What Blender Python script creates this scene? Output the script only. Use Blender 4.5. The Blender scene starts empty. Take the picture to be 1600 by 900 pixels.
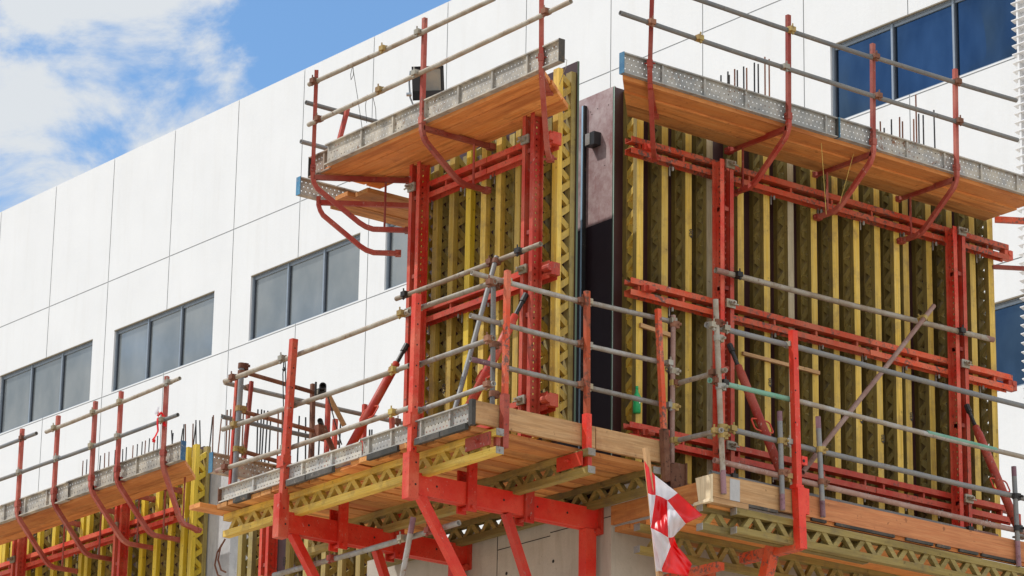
import bpy, math, random
import numpy as np
random.seed(7)
R = math.radians
# ------------------------------------------------------------------ camera
F = 5189.46
_p, _roll, _ya = R(17.3546), R(.9711), R(37.618)
_fw = np.array([0, math.cos(_p), math.sin(_p)]); _r = np.array([1., 0, 0]); _u = np.cross(_r, _fw)
_r, _u = math.cos(_roll)*_r + math.sin(_roll)*_u, -math.sin(_roll)*_r + math.cos(_roll)*_u
_T = np.array([[math.cos(_ya), math.sin(_ya), 0], [-math.sin(_ya), math.cos(_ya), 0], [0, 0, 1.]])
_r, _u, _fw = _T@_r, _T@_u, _T@_fw
CAM = np.array([-19.06014, -23.16703, 1.6])
def ray(px, py): return _fw + _r*(px-800)/F - _u*(py-450)/F
def pt(px, py, ax, v):
    """point of the plane ax=v seen at photo pixel (px, py) (1600x900); world X runs along the right-hand face, Y along the left-hand one"""
    d = ray(px, py); i = 'XYZ'.index(ax); return CAM + d*((v-CAM[i])/d[i])
S = bpy.context.scene
COL = S.collection
# ------------------------------------------------------------------ materials
MATS = {}
def nt(name):
    m = bpy.data.materials.new(name); m.use_nodes = True; t = m.node_tree; t.nodes.clear()
    o = t.nodes.new('ShaderNodeOutputMaterial'); b = t.nodes.new('ShaderNodeBsdfPrincipled')
    t.links.new(b.outputs[0], o.inputs[0]); MATS[name] = m
    return m, t, b
def N(t, typ, **k):
    n = t.nodes.new(typ)
    for a, v in k.items():
        if a in n.inputs: n.inputs[a].default_value = v
        else: setattr(n, a, v)
    return n
def coords(t, scale=(1, 1, 1), rnd=True):
    tc = t.nodes.new('ShaderNodeTexCoord'); mp = t.nodes.new('ShaderNodeMapping')
    mp.inputs['Scale'].default_value = scale
    t.links.new(tc.outputs['Object'], mp.inputs['Vector'])
    if rnd:
        oi = t.nodes.new('ShaderNodeObjectInfo'); ml = N(t, 'ShaderNodeMath', operation='MULTIPLY'); ml.inputs[1].default_value = 37.0
        t.links.new(oi.outputs['Random'], ml.inputs[0]); cb = t.nodes.new('ShaderNodeCombineXYZ')
        for i in range(3): t.links.new(ml.outputs[0], cb.inputs[i])
        t.links.new(cb.outputs[0], mp.inputs['Location'])
    return mp.outputs['Vector']
def noise(t, vec, scale, detail=5, rough=.6, lo=.35, hi=.65):
    n = N(t, 'ShaderNodeTexNoise', Scale=scale, Detail=detail, Roughness=rough); t.links.new(vec, n.inputs['Vector'])
    r = N(t, 'ShaderNodeMapRange'); r.inputs['From Min'].default_value = lo; r.inputs['From Max'].default_value = hi
    t.links.new(n.outputs['Fac'], r.inputs['Value']); return r.outputs['Result']
def mix(t, fac, a, b, blend='MIX'):
    m = N(t, 'ShaderNodeMix', data_type='RGBA', blend_type=blend)
    for s, v in ((m.inputs[0], fac), (m.inputs[6], a), (m.inputs[7], b)):
        if isinstance(v, (tuple, list)): s.default_value = (*v, 1) if len(v) == 3 else v
        elif isinstance(v, (int, float)): s.default_value = v
        else: t.links.new(v, s)
    return m.outputs[2]
def mul(t, a, k):
    m = N(t, 'ShaderNodeMath', operation='MULTIPLY'); t.links.new(a, m.inputs[0]); m.inputs[1].default_value = k; return m.outputs[0]
def bump(t, b, h, s=.3, d=.004):
    n = N(t, 'ShaderNodeBump', Strength=s, Distance=d); t.links.new(h, n.inputs['Height']); t.links.new(n.outputs[0], b.inputs['Normal'])
def vary(t, c, lo=.75, hi=1.2):
    oi = t.nodes.new('ShaderNodeObjectInfo'); r = N(t, 'ShaderNodeMapRange')
    r.inputs['To Min'].default_value = lo; r.inputs['To Max'].default_value = hi
    t.links.new(oi.outputs['Random'], r.inputs['Value']); cb = t.nodes.new('ShaderNodeCombineXYZ')
    for i in range(3): t.links.new(r.outputs[0], cb.inputs[i])
    return mix(t, 1., c, cb.outputs[0], 'MULTIPLY')
def paint(name, base, faded, under, wear=.35, rough=.45, metal=0., lo=.70, hi=1.12, wlo=.55, blotch=3.0, splash=.75):
    m, t, b = nt(name); v = coords(t)
    c = mix(t, noise(t, v, blotch, 6, .65, .4, .6), base, faded)
    n1 = noise(t, v, 22, 8, .7, wlo, wlo+.1)
    n2 = noise(t, v, 2.3, 3, .5, .42, .6)
    mm = N(t, 'ShaderNodeMath', operation='MULTIPLY'); t.links.new(n1, mm.inputs[0]); t.links.new(n2, mm.inputs[1])
    c = mix(t, mul(t, mm.outputs[0], wear*2), c, under)
    if splash:
        sp = noise(t, coords(t, (1, 1, .6)), 34, 6, .75, .60, .66); sp2 = noise(t, v, 1.9, 3, .5, .45, .62)
        s3 = N(t, 'ShaderNodeMath', operation='MULTIPLY'); t.links.new(sp, s3.inputs[0]); t.links.new(sp2, s3.inputs[1])
        c = mix(t, mul(t, s3.outputs[0], splash), c, (.50, .45, .39))
        dk = noise(t, v, 60, 5, .7, .60, .66); c = mix(t, mul(t, dk, splash*.8), c, tuple(x*.25 for x in base))
    c = vary(t, c, lo, hi)
    t.links.new(c, b.inputs['Base Color']); b.inputs['Roughness'].default_value = rough+.08; b.inputs['Metallic'].default_value = metal; b.inputs['Specular IOR Level'].default_value = .35
    bump(t, b, n1, .25, .002); return m
paint('red_bright', (.62, .022, .010), (.66, .06, .03), (.22, .05, .03), .2, .38)
paint('red_paint', (.54, .035, .016), (.58, .11, .06), (.17, .06, .04), .5, .45)
paint('red_orange', (.64, .07, .018), (.58, .14, .07), (.16, .08, .06), .75, .5, wlo=.5)
paint('red_dusky', (.34, .050, .032), (.42, .12, .085), (.12, .05, .04), .5, .5)
paint('red_old', (.33, .030, .018), (.38, .08, .05), (.10, .04, .03), .5, .5)
paint('rust_brown', (.16, .055, .03), (.26, .12, .07), (.07, .03, .02), .6, .7)
paint('rust_orange', (.42, .07, .02), (.30, .07, .03), (.13, .05, .03), .9, .65, wlo=.5)
paint('galvanised', (.37, .365, .35), (.29, .25, .20), (.22, .13, .08), .5, .45, .35, blotch=5)
paint('galvanised_dark', (.20, .21, .22), (.26, .25, .23), (.15, .10, .07), .35, .5, .35)
paint('galvanised_warm', (.37, .34, .285), (.28, .225, .165), (.18, .11, .07), .6, .5, .3, blotch=5)
paint('tube_rusty', (.27, .15, .12), (.36, .24, .20), (.40, .36, .33), .5, .6, .2)
paint('tube_green', (.13, .34, .24), (.20, .38, .29), (.30, .30, .28), .6, .5, .1)
paint('black_steel', (.03, .03, .032), (.05, .045, .04), (.12, .08, .05), .3, .4, .5)
paint('blue_paint', (.04, .16, .30), (.08, .24, .38), (.25, .25, .25), .5, .5)
paint('steel_board', (.30, .28, .25), (.50, .45, .37), (.20, .11, .06), .5, .6, .15, blotch=5, splash=.4)
paint('steel_board_pale', (.44, .43, .41), (.62, .57, .48), (.30, .14, .07), .6, .5, .15, blotch=6)
paint('steel_board_rusty', (.26, .15, .10), (.36, .28, .22), (.14, .05, .03), .8, .6, .15)
paint('steel_board_grey', (.27, .275, .27), (.40, .385, .35), (.20, .11, .06), .5, .55, .25, blotch=6, splash=.4)
paint('blue_dark', (.03, .09, .18), (.05, .14, .24), (.2, .2, .2), .4, .5)
paint('clamp_steel', (.38, .37, .33), (.34, .28, .18), (.18, .11, .06), .5, .45, .5)
paint('brass_clamp', (.45, .34, .10), (.35, .22, .10), (.12, .07, .04), .6, .5, .4)
paint('dark_wood_end', (.05, .05, .045), (.10, .09, .08), (.22, .14, .08), .4, .8)
def timber(name, base, pale, dirt, axis, rough=.75, lo=.75, hi=1.2, grain=.6, dirtk=.7, streak=.5, tint=None):
    """sawn timber: streaks along one axis, knots and dirt"""
    m, t, b = nt(name)
    sc = [14., 14., 14.]; sc['xyz'.index(axis)] = .9
    v = coords(t, tuple(sc)); v2 = coords(t)
    g = noise(t, v, 2.6, 6, .65, .3, .72)
    c = mix(t, g, base, pale)
    sf = [70., 70., 70.]; sf['xyz'.index(axis)] = 2.2; gf = noise(t, coords(t, tuple(sf)), 1.5, 4, .6, .35, .65); c = mix(t, mul(t, gf, .45), c, tuple(x*.55 for x in base))
    d = noise(t, v2, 4.5, 7, .7, .5, .7)
    c = mix(t, mul(t, d, dirtk), c, dirt)
    k = noise(t, v2, 16, 2, .5, .68, .74); c = mix(t, mul(t, k, .7), c, tuple(x*.35 for x in base))
    sc3 = [5., 5., 5.]; sc3['xyz'.index(axis)] = .45
    s3 = noise(t, coords(t, tuple(sc3)), 1.7, 4, .6, .52, .66); c = mix(t, mul(t, s3, streak), c, tuple(x*.38 for x in base))
    if tint:
        oi = t.nodes.new('ShaderNodeObjectInfo'); ml = N(t, 'ShaderNodeMath', operation='MULTIPLY'); ml.inputs[1].default_value = 7.31; t.links.new(oi.outputs['Random'], ml.inputs[0])
        fr = N(t, 'ShaderNodeMath', operation='FRACT'); t.links.new(ml.outputs[0], fr.inputs[0]); c = mix(t, mul(t, fr.outputs[0], .55), c, tint)
    c = vary(t, c, lo, hi)
    t.links.new(c, b.inputs['Base Color']); b.inputs['Roughness'].default_value = rough
    bump(t, b, g, grain, .004); return m
for ax in 'xyz':
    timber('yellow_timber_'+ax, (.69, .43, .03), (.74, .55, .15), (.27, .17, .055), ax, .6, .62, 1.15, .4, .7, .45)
    timber('weathered_web_'+ax, (.19, .125, .018), (.25, .18, .045), (.08, .055, .025), ax, .7, .6, 1.2, .4, .7, .5)  # dark brown; on rear chords it paints in the shade between beams
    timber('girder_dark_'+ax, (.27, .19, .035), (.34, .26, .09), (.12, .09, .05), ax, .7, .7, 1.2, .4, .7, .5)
    timber('web_timber_'+ax, (.44, .31, .05), (.52, .40, .13), (.18, .13, .05), ax, .7, .6, 1.2, .4, .7, .4)  # yellow toned down so the webs carry the shade behind the front chords
    timber('old_timber_'+ax, (.38, .28, .06), (.46, .37, .15), (.16, .12, .06), ax, .7, .7, 1.2, .4, .8, .5)  # duller girder timber; on formwork webs and rear chords it paints in shade
    timber('plank_'+ax, (.80, .30, .055), (.88, .50, .17), (.30, .12, .04), ax, .75, .62, 1.15, .8, .6, .85, (.60, .16, .04))
    timber('plank_pale_'+ax, (.46, .25, .10), (.60, .38, .19), (.30, .14, .06), ax, .75, .9, 1.1, .5, .5, .6)
timber('plank_red_x', (.50, .17, .06), (.60, .27, .11), (.38, .12, .05), 'x', .8, .95, 1.05, .3, .3)
timber('timber_grey_z', (.42, .35, .22), (.52, .45, .30), (.25, .20, .12), 'z', .7)
timber('yellow_bright_z', (.72, .49, .012), (.76, .56, .06), (.50, .36, .06), 'z', .55, .9, 1.15, .3, .3)
timber('broken_wood', (.75, .60, .38), (.85, .72, .50), (.6, .42, .22), 'z', .8, .95, 1.05, .8, .3)
def plywood(name, base, dust, stain, dk, rough):
    m, t, b = nt(name); v = coords(t, (1, 1, 1), False); v2 = coords(t, (2, 2, .5), False)
    c = mix(t, mul(t, noise(t, v, 3.2, 9, .75, .35, .62), dk), base, dust)
    c = mix(t, mul(t, noise(t, v2, 5, 6, .7, .56, .7), .8), c, stain)
    c = mix(t, mul(t, noise(t, v, 30, 4, .6, .62, .72), .35), c, dust)
    t.links.new(c, b.inputs['Base Color']); b.inputs['Roughness'].default_value = rough
    bump(t, b, noise(t, v, 20), .15, .002); return m
plywood('ply_used', (.26, .12, .115), (.58, .47, .45), (.27, .05, .04), .8, .5)
plywood('ply_dark', (.040, .010, .012), (.06, .03, .03), (.025, .008, .008), .4, .4)
plywood('ply_black', (.020, .009, .013), (.035, .022, .026), (.012, .006, .008), .4, .35)
def concrete(name, a, bb, st, sc=1.):
    m, t, b = nt(name); v = coords(t, (1, 1, 1), False); v2 = coords(t, (3, 3, .45), False)
    c = mix(t, noise(t, v, 1.6*sc, 9, .7, .3, .7), a, bb)
    c = mix(t, mul(t, noise(t, v2, 2.2*sc, 6, .7, .5, .75), .6), c, st)
    c = mix(t, mul(t, noise(t, v, 45*sc, 3, .5, .66, .72), .5), c, tuple(x*.5 for x in a))
    t.links.new(c, b.inputs['Base Color']); b.inputs['Roughness'].default_value = .85
    bump(t, b, noise(t, v, 30*sc, 5), .3, .003); return m
concrete('concrete', (.40, .36, .30), (.50, .46, .39), (.30, .26, .20))
concrete('concrete_grey', (.33, .33, .34), (.58, .58, .57), (.14, .14, .15))
concrete('ground', (.50, .42, .33), (.56, .48, .38), (.40, .33, .26), .1)
m, t, b = nt('white_render'); v = coords(t, (1, 1, 1), False); v2 = coords(t, (1.2, 1.2, .12), False)
c = mix(t, noise(t, v, .5, 6, .6, .3, .7), (.72, .735, .745), (.685, .70, .71))
c = mix(t, mul(t, noise(t, v2, 1.6, 6, .7, .5, .8), .25), c, (.56, .55, .52))
t.links.new(c, b.inputs['Base Color']); b.inputs['Roughness'].default_value = .85
bump(t, b, noise(t, v, 9, 6, .7, .2, .8), .25, .012)
def flat(name, col, rough=.5, metal=0., spec=.5):
    m, t, b = nt(name); v = coords(t); c = mix(t, mul(t, noise(t, v, 9), .5), col, tuple(x*.8 for x in col))
    t.links.new(c, b.inputs['Base Color']); b.inputs['Roughness'].default_value = rough; b.inputs['Metallic'].default_value = metal
    b.inputs['Specular IOR Level'].default_value = spec; return m
flat('joint_grey', (.46, .48, .49), .8); flat('window_frame', (.27, .32, .38), .4, .3); flat('frame_dark', (.05, .06, .08), .4, .3)
flat('sill_brown', (.24, .20, .14), .7); flat('ply_edge', (.07, .12, .08), .6); flat('edge_mint', (.42, .58, .50), .6)
flat('black_plastic', (.018, .018, .02), .45); flat('cable_black', (.02, .02, .02), .5); flat('strip_blue', (.38, .60, .78), .4)
flat('lamp_silver', (.42, .47, .52), .35, .6); flat('white_fin', (.78, .78, .78), .4, .1); flat('sticker', (.5, .45, .38), .6)
flat('pit_black', (.02, .018, .016), .9); flat('mint_tape', (.30, .45, .38), .6); flat('marker_ink', (.05, .04, .03), .7)
flat('roof_grey', (.3, .3, .3), .9); flat('interior', (.10, .11, .12), .9); flat('green_label', (.85, .88, .85), .5)
m, t, b = nt('lamp_glass'); v = coords(t); c = mix(t, noise(t, v, 5), (.20, .21, .20), (.32, .28, .22)); t.links.new(c, b.inputs['Base Color']); b.inputs['Roughness'].default_value = .25; b.inputs['Metallic'].default_value = .3
def glass(name, col, col2, metal, sc):
    m, t, b = nt(name); v = coords(t, sc, False)
    c = mix(t, noise(t, v, .9, 4, .55, .35, .65), col, col2)
    t.links.new(c, b.inputs['Base Color']); b.inputs['Roughness'].default_value = .05; b.inputs['Metallic'].default_value = metal
    bump(t, b, noise(t, v, .6, 1), .05, .05); return m
glass('glass_grey', (.22, .25, .265), (.33, .35, .35), .55, (1, .6, .45))
glass('glass_blue', (.028, .060, .112), (.055, .10, .165), .85, (1, 1, .5))
m, t, b = nt('cloth_red'); b.inputs['Base Color'].default_value = (.78, .012, .018, 1); b.inputs['Roughness'].default_value = .32
b.inputs['Subsurface Weight'].default_value = 0; b.inputs['Transmission Weight'].default_value = 0
v = coords(t); c = mix(t, noise(t, v, 5), (.88, .016, .02), (.76, .012, .016)); t.links.new(c, b.inputs['Base Color'])
m, t, b = nt('cloth_white'); v = coords(t); c = mix(t, noise(t, v, 5), (.84, .83, .86), (.78, .77, .80)); t.links.new(c, b.inputs['Base Color']); b.inputs['Roughness'].default_value = .4
def two_sided(name):
    m = MATS[name]; t = m.node_tree; o = [n for n in t.nodes if n.type == 'OUTPUT_MATERIAL'][0]; b = [n for n in t.nodes if n.type == 'BSDF_PRINCIPLED'][0]
    tr = t.nodes.new('ShaderNodeBsdfTranslucent'); mx = t.nodes.new('ShaderNodeMixShader'); mx.inputs[0].default_value = .5
    src = b.inputs['Base Color'].links[0].from_socket; t.links.new(src, tr.inputs['Color'])
    t.links.new(b.outputs[0], mx.inputs[1]); t.links.new(tr.outputs[0], mx.inputs[2]); t.links.new(mx.outputs[0], o.inputs[0])
two_sided('cloth_red'); two_sided('cloth_white')
m, t, b = nt('bottle_green'); v = coords(t); c = mix(t, noise(t, v, 14), (.03, .50, .16), (.08, .62, .24)); t.links.new(c, b.inputs['Base Color']); b.inputs['Roughness'].default_value = .12; b.inputs['Transmission Weight'].default_value = .35; b.inputs['IOR'].default_value = 1.3
# ------------------------------------------------------------------ mesh builder
def A3(v): return np.array(v, float)
def unit(v): v = A3(v); return v/np.linalg.norm(v)
Z = np.array([0, 0, 1.]); X = np.array([1., 0, 0]); Yv = np.array([0, 1., 0])
class MB:
    def __init__(s): s.v = []; s.f = []; s.m = []; s.mi = 0
    def add(s, vs, fs):
        o = len(s.v); s.v += [tuple(map(float, a)) for a in vs]; s.f += [tuple(i+o for i in q) for q in fs]; s.m += [s.mi]*len(fs); return s
    def hexa(s, p):  # 8 points: 4 bottom, 4 top
        return s.add(p, [(0, 3, 2, 1), (4, 5, 6, 7), (0, 1, 5, 4), (1, 2, 6, 5), (2, 3, 7, 6), (3, 0, 4, 7)])
    def box(s, lo, hi):
        x0, y0, z0 = lo; x1, y1, z1 = hi
        return s.hexa([(x0, y0, z0), (x1, y0, z0), (x1, y1, z0), (x0, y1, z0), (x0, y0, z1), (x1, y0, z1), (x1, y1, z1), (x0, y1, z1)])
    def obox(s, c, ax, ay, az):  # centre and three half-axis vectors
        c, ax, ay, az = map(A3, (c, ax, ay, az))
        return s.hexa([c-ax-ay-az, c+ax-ay-az, c+ax+ay-az, c-ax+ay-az, c-ax-ay+az, c+ax-ay+az, c+ax+ay+az, c-ax+ay+az])
    def bar(s, A, B, w, h, up=(0, 0, 1)):
        A, B = A3(A), A3(B); d = unit(B-A); sd = unit(np.cross(d, up)); u = np.cross(sd, d)
        return s.obox((A+B)/2, sd*w/2, u*h/2, (B-A)/2)
    def sweep(s, pts, r, n=10, rot=0., ref=None, cap=True, hollow=0.):
        pts = [A3(p) for p in pts]; k = len(pts); d0 = unit(pts[1]-pts[0])
        if ref is None: ref = Z if abs(d0[2]) < .9 else X
        rs = r if isinstance(r, (list, tuple)) else [r]*k
        vs = []
        for i, p in enumerate(pts):
            a = unit(p-pts[i-1]) if i > 0 else None; b = unit(pts[i+1]-p) if i < k-1 else None
            tg = unit((a if a is not None else 0)+(b if b is not None else 0)) if (a is not None and b is not None) else (a if a is not None else b)
            e1 = unit(A3(ref)-tg*np.dot(ref, tg)); e2 = np.cross(tg, e1)
            for j in range(n):
                t_ = rot+2*math.pi*j/n; vs.append(p+rs[i]*(math.cos(t_)*e1+math.sin(t_)*e2))
        fs = [(i*n+j, i*n+(j+1) % n, (i+1)*n+(j+1) % n, (i+1)*n+j) for i in range(k-1) for j in range(n)]
        if cap and not hollow: fs += [tuple(range(n))[::-1], tuple(range((k-1)*n, k*n))]
        s.add(vs, fs)
        if hollow:
            for i, sg in ((0, 1), (k-1, -1)):
                p = pts[i]; dd = unit(pts[1]-pts[0]) if i == 0 else unit(pts[-1]-pts[-2]); e1 = unit(A3(ref)-dd*np.dot(ref, dd)); e2 = np.cross(dd, e1)
                rings = []
                for rr, off in ((rs[i], 0), (rs[i]*hollow, 0), (rs[i]*hollow, .12*sg)):
                    rings += [p+dd*off+rr*(math.cos(2*math.pi*j/n)*e1+math.sin(2*math.pi*j/n)*e2) for j in range(n)]
                ff = [(q*n+j, q*n+(j+1) % n, (q+1)*n+(j+1) % n, (q+1)*n+j) for q in range(2) for j in range(n)] + [tuple(range(2*n, 3*n))]
                s.add(rings, ff)
        return s
    def rod(s, A, B, r, n=8, **k): return s.sweep([A, B], r, n, **k)
    def sq(s, pts, w, ref): return s.sweep(pts, w/math.sqrt(2), 4, math.pi/4, ref)
    def channel(s, A, B, op, w, h, t_=.007, web=True):
        """U profile from A to B (centre of the web's outer face), flanges of length w towards op, h between their outer faces"""
        A, B, op = A3(A), A3(B), unit(op); d = unit(B-A); u = np.cross(d, op); L = (B-A)/2; c = (A+B)/2
        if web: s.obox(c+op*t_/2, op*t_/2, u*(h/2-t_), L)
        for sg in (-1, 1): s.obox(c+op*w/2+u*sg*(h/2-t_/2), op*w/2, u*t_/2, L)
        return s
    def perf(s, O, U, V, Lu, Lv, rows, step, hole, th=.003, stagger=True, u0=.04):
        """sheet with real holes"""
        O, U, V = A3(O), unit(U), unit(V); Nn = np.cross(U, V)
        for ri in range(len(rows)+1):
            pass
        vb = [0]
        for r_ in rows: vb += [r_-hole/2, r_+hole/2]
        vb.append(Lv)
        for lay in (0, 1):
            off = Nn*th*lay
            for i in range(len(vb)-1):
                a, b_ = vb[i], vb[i+1]
                if i % 2 == 0:
                    P = [O+V*a+off, O+U*Lu+V*a+off, O+U*Lu+V*b_+off, O+V*b_+off]; s.add(P, [(0, 1, 2, 3)])
                else:
                    st = u0+(step/2 if (stagger and (i//2) % 2) else 0); x = 0; c_ = st
                    while c_ < Lu-.02:
                        P = [O+U*x+V*a+off, O+U*(c_-hole/2)+V*a+off, O+U*(c_-hole/2)+V*b_+off, O+U*x+V*b_+off]; s.add(P, [(0, 1, 2, 3)])
                        x = c_+hole/2; c_ += step
                    P = [O+U*x+V*a+off, O+U*Lu+V*a+off, O+U*Lu+V*b_+off, O+U*x+V*b_+off]; s.add(P, [(0, 1, 2, 3)])
        return s
    def ball(s, c, r, n=8, sc=(1, 1, 1)):
        c = A3(c); vs = []; fs = []
        for i in range(n//2+1):
            for j in range(n):
                th, ph = math.pi*i/(n//2), 2*math.pi*j/n
                vs.append(c+r*A3(sc)*A3((math.sin(th)*math.cos(ph), math.sin(th)*math.sin(ph), math.cos(th))))
        for i in range(n//2):
            for j in range(n): fs.append((i*n+j, (i+1)*n+j, (i+1)*n+(j+1) % n, i*n+(j+1) % n))
        return s.add(vs, fs)
    def lo(s):
        a = np.array(s.v); return A3(((a[:, 0].min()+a[:, 0].max())/2, (a[:, 1].min()+a[:, 1].max())/2, a[:, 2].min()))
def link(name, mb, mat, parent=None, origin=None, smooth=False):
    if origin is None: origin = mb.lo() if parent is None else A3(parent['org'])
    me = bpy.data.meshes.new(name); me.from_pydata([tuple(np.array(v)-origin) for v in mb.v], [], mb.f)
    mats = mat if isinstance(mat, (list, tuple)) else [mat]
    for q in mats: me.materials.append(MATS[q])
    if len(mats) > 1:
        for p_, i in zip(me.polygons, mb.m): p_.material_index = i
    if smooth:
        for p_ in me.polygons: p_.use_smooth = True
    o = bpy.data.objects.new(name, me); COL.objects.link(o); o['org'] = [float(q) for q in origin]
    if parent is None: o.location = origin
    else: o.parent = parent
    return o
LABELS = set()
def tag(o, label, cat, group=None, kind=None):
    if label: o['label'] = label
    if cat: o['category'] = cat
    if group: o['group'] = group
    if kind: o['kind'] = kind
    return o
def thing(name, label, cat, org, group=None):
    o = bpy.data.objects.new(name, None); COL.objects.link(o); o.location = A3(org); o['org'] = [float(q) for q in org]
    return tag(o, label, cat, group)
def single(name, label, cat, mb, mat, group=None, smooth=False): return tag(link(name, mb, mat, None, None, smooth), label, cat, group)

paint('violet_paint', (.20, .10, .13), (.28, .16, .18), (.12, .06, .05), .4, .55)
flat('string_yellow', (.7, .55, .15), .6); flat('white_sheet', (.8, .8, .8), .5)
# ------------------------------------------------------------------ builders
def coupler_mb(P, d, r, big=1., side=None):
    mb = MB(); d = unit(d); P = A3(P); mb.rod(P-d*.024*big, P+d*.024*big, r*1.32, 10)
    s_ = unit(np.cross(d, Z)) if abs(d[2]) < .8 else X.copy()
    if side is not None: s_ = unit(side)
    w = unit(np.cross(d, s_)); mb.obox(P+s_*r*1.6, s_*.018*big, d*.03*big, w*.022*big)
    mb.rod(P+s_*r*1.9-w*.05*big, P+s_*r*1.9+w*.055*big, .007*big, 6); mb.obox(P+s_*r*1.9+w*.042*big, s_*.012, d*.012, w*.006)
    return mb
def tube(label, A, B, mat='galvanised', r=.0235, cps=(), cmat='clamp_steel', group=None, side=None, name='scaffold_tube', tips=()):
    A, B = A3(A), A3(B); mb = MB(); sag = 0
    L_ = np.linalg.norm(B-A); nb = max(2, int(L_/.6)+1); sg = L_*.0022
    P_ = [A+(B-A)*k/(nb-1)+Z*(-sg*math.sin(math.pi*k/(nb-1)) if abs(B[2]-A[2]) < L_*.5 else 0)+A3([random.uniform(-.0025, .0025) for _ in 'xyz'])*(0 < k < nb-1) for k in range(nb)]
    mb.sweep(P_, r, 14, hollow=.82)
    o = link(name, mb, mat, None, A, True); tag(o, label, 'tube', group)
    for t0, t1, m_ in tips:
        q = MB(); q.rod(A+(B-A)*t0, A+(B-A)*t1, r*1.02, 14, cap=False); link('painted_tip', q, m_, o, smooth=True)
    for c in cps:
        t_, m_ = c if isinstance(c, tuple) else (c, cmat)
        link('coupler', coupler_mb(A+(B-A)*t_, B-A, r, 1.1, side), m_, o)
    return o
def gt_mb(mb, A, B, out, H=.21, cw=.08, ch=.055, per=.235, ph=0., chords=True, web=True, bw=(.027, .028)):
    """lattice girder: A->B is the back line (against the sheet), out points to the front chord"""
    A, B, out = A3(A), A3(B), unit(out); d = unit(B-A); L = np.linalg.norm(B-A); w = np.cross(d, out)
    if chords:
        for q in (ch/2, H-ch/2): mb.obox(A+(B-A)/2+out*q, w*cw/2, out*ch/2, d*L/2)
    if web:
        s_ = -ph; k = 0; h0, h1 = ch*.55, H-ch*.55
        while s_ < L-.02:
            a, b_ = (h0, h1) if k % 2 == 0 else (h1, h0); x0, x1 = s_, s_+per/2
            if x0 > 0 and x1 < L:
                P, Q = A+d*(x0)+out*a, A+d*(x1)+out*b_; dd = unit(Q-P); n_ = np.cross(w, dd)
                sh = .006 if k % 2 else -.006
                mb.obox((P+Q)/2+w*sh, w*bw[0], n_*bw[1], (Q-P)/2*1.10)
            s_ += per/2; k += 1
    return mb
def strongback(T, mf, a, n0, z0, z1, holes_side, mat='red_paint', label=None):
    """pair of U profiles; mf(a, n, z) -> world"""
    dep = .12; ad = A3(mf(1, 0, 0))-A3(mf(0, 0, 0))
    for sg in (-1, 1):
        mb = MB(); nd = unit(A3(mf(0, 1, 0))-A3(mf(0, 0, 0))); c = n0+dep/2; aw = a+sg*.036
        P, Q = A3(mf(aw, c, z0)), A3(mf(aw, c, z1))
        mb.channel(P, Q, ad*sg, .05, dep, .008, web=False)
        rows = [dep*.42]
        O = A3(mf(aw, n0, z0)); mb.perf(O, Z, nd, z1-z0, dep, rows, .06, .02, .006, False)
        link('upright_channel', mb, mat, T)
    for z in np.arange(z0+.35, z1-.1, .8): mb = MB(); mb.obox(mf(a, n0+dep*.5, z), ad*.036, (A3(mf(0, 1, 0))-A3(mf(0, 0, 0)))*.045, Z*.02); link('spacer', mb, 'red_old', T)
def waler(T, mf, a0, a1, n0, z, mat='red_paint', breaks=(), gapz=.058):
    dep = .1; nd = A3(mf(0, 1, 0))-A3(mf(0, 0, 0)); segs = []
    cs = [a0]+list(breaks)+[a1]
    for i in range(len(cs)-1):
        x0, x1 = cs[i]+(.006 if i else 0), cs[i+1]-(.006 if i < len(cs)-2 else 0)
        mb = MB()
        for sg in (-1, 1):
            P, Q = A3(mf(x0, n0+dep/2, z+sg*gapz/2)), A3(mf(x1, n0+dep/2, z+sg*gapz/2))
            mb.channel(P, Q, Z*sg, .055, dep, .007)
        for x in np.arange(x0+.12, x1, .55): mb.obox(mf(x, n0+dep*.45, z), (A3(mf(1, 0, 0))-A3(mf(0, 0, 0)))*.012, nd*.035, Z*gapz/2)
        segs.append(link('waler', mb, mat, T))
    return segs
def wedge(T, mf, a, n, z, mat='clamp_steel'):
    mb = MB(); ad = A3(mf(1, 0, 0))-A3(mf(0, 0, 0)); nd = A3(mf(0, 1, 0))-A3(mf(0, 0, 0))
    mb.obox(mf(a, n+.012, z), ad*.055, nd*.010, Z*.042); mb.obox(mf(a+.01, n+.035, z), ad*.03, nd*.022, Z*.016)
    mb.rod(A3(mf(a-.03, n+.03, z+.015)), A3(mf(a+.075, n+.045, z-.01)), .009, 6); mb.rod(A3(mf(a, n, z)), A3(mf(a, n+.09, z)), .012, 8)
    link('wedge_clamp', mb, mat, T)
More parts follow.
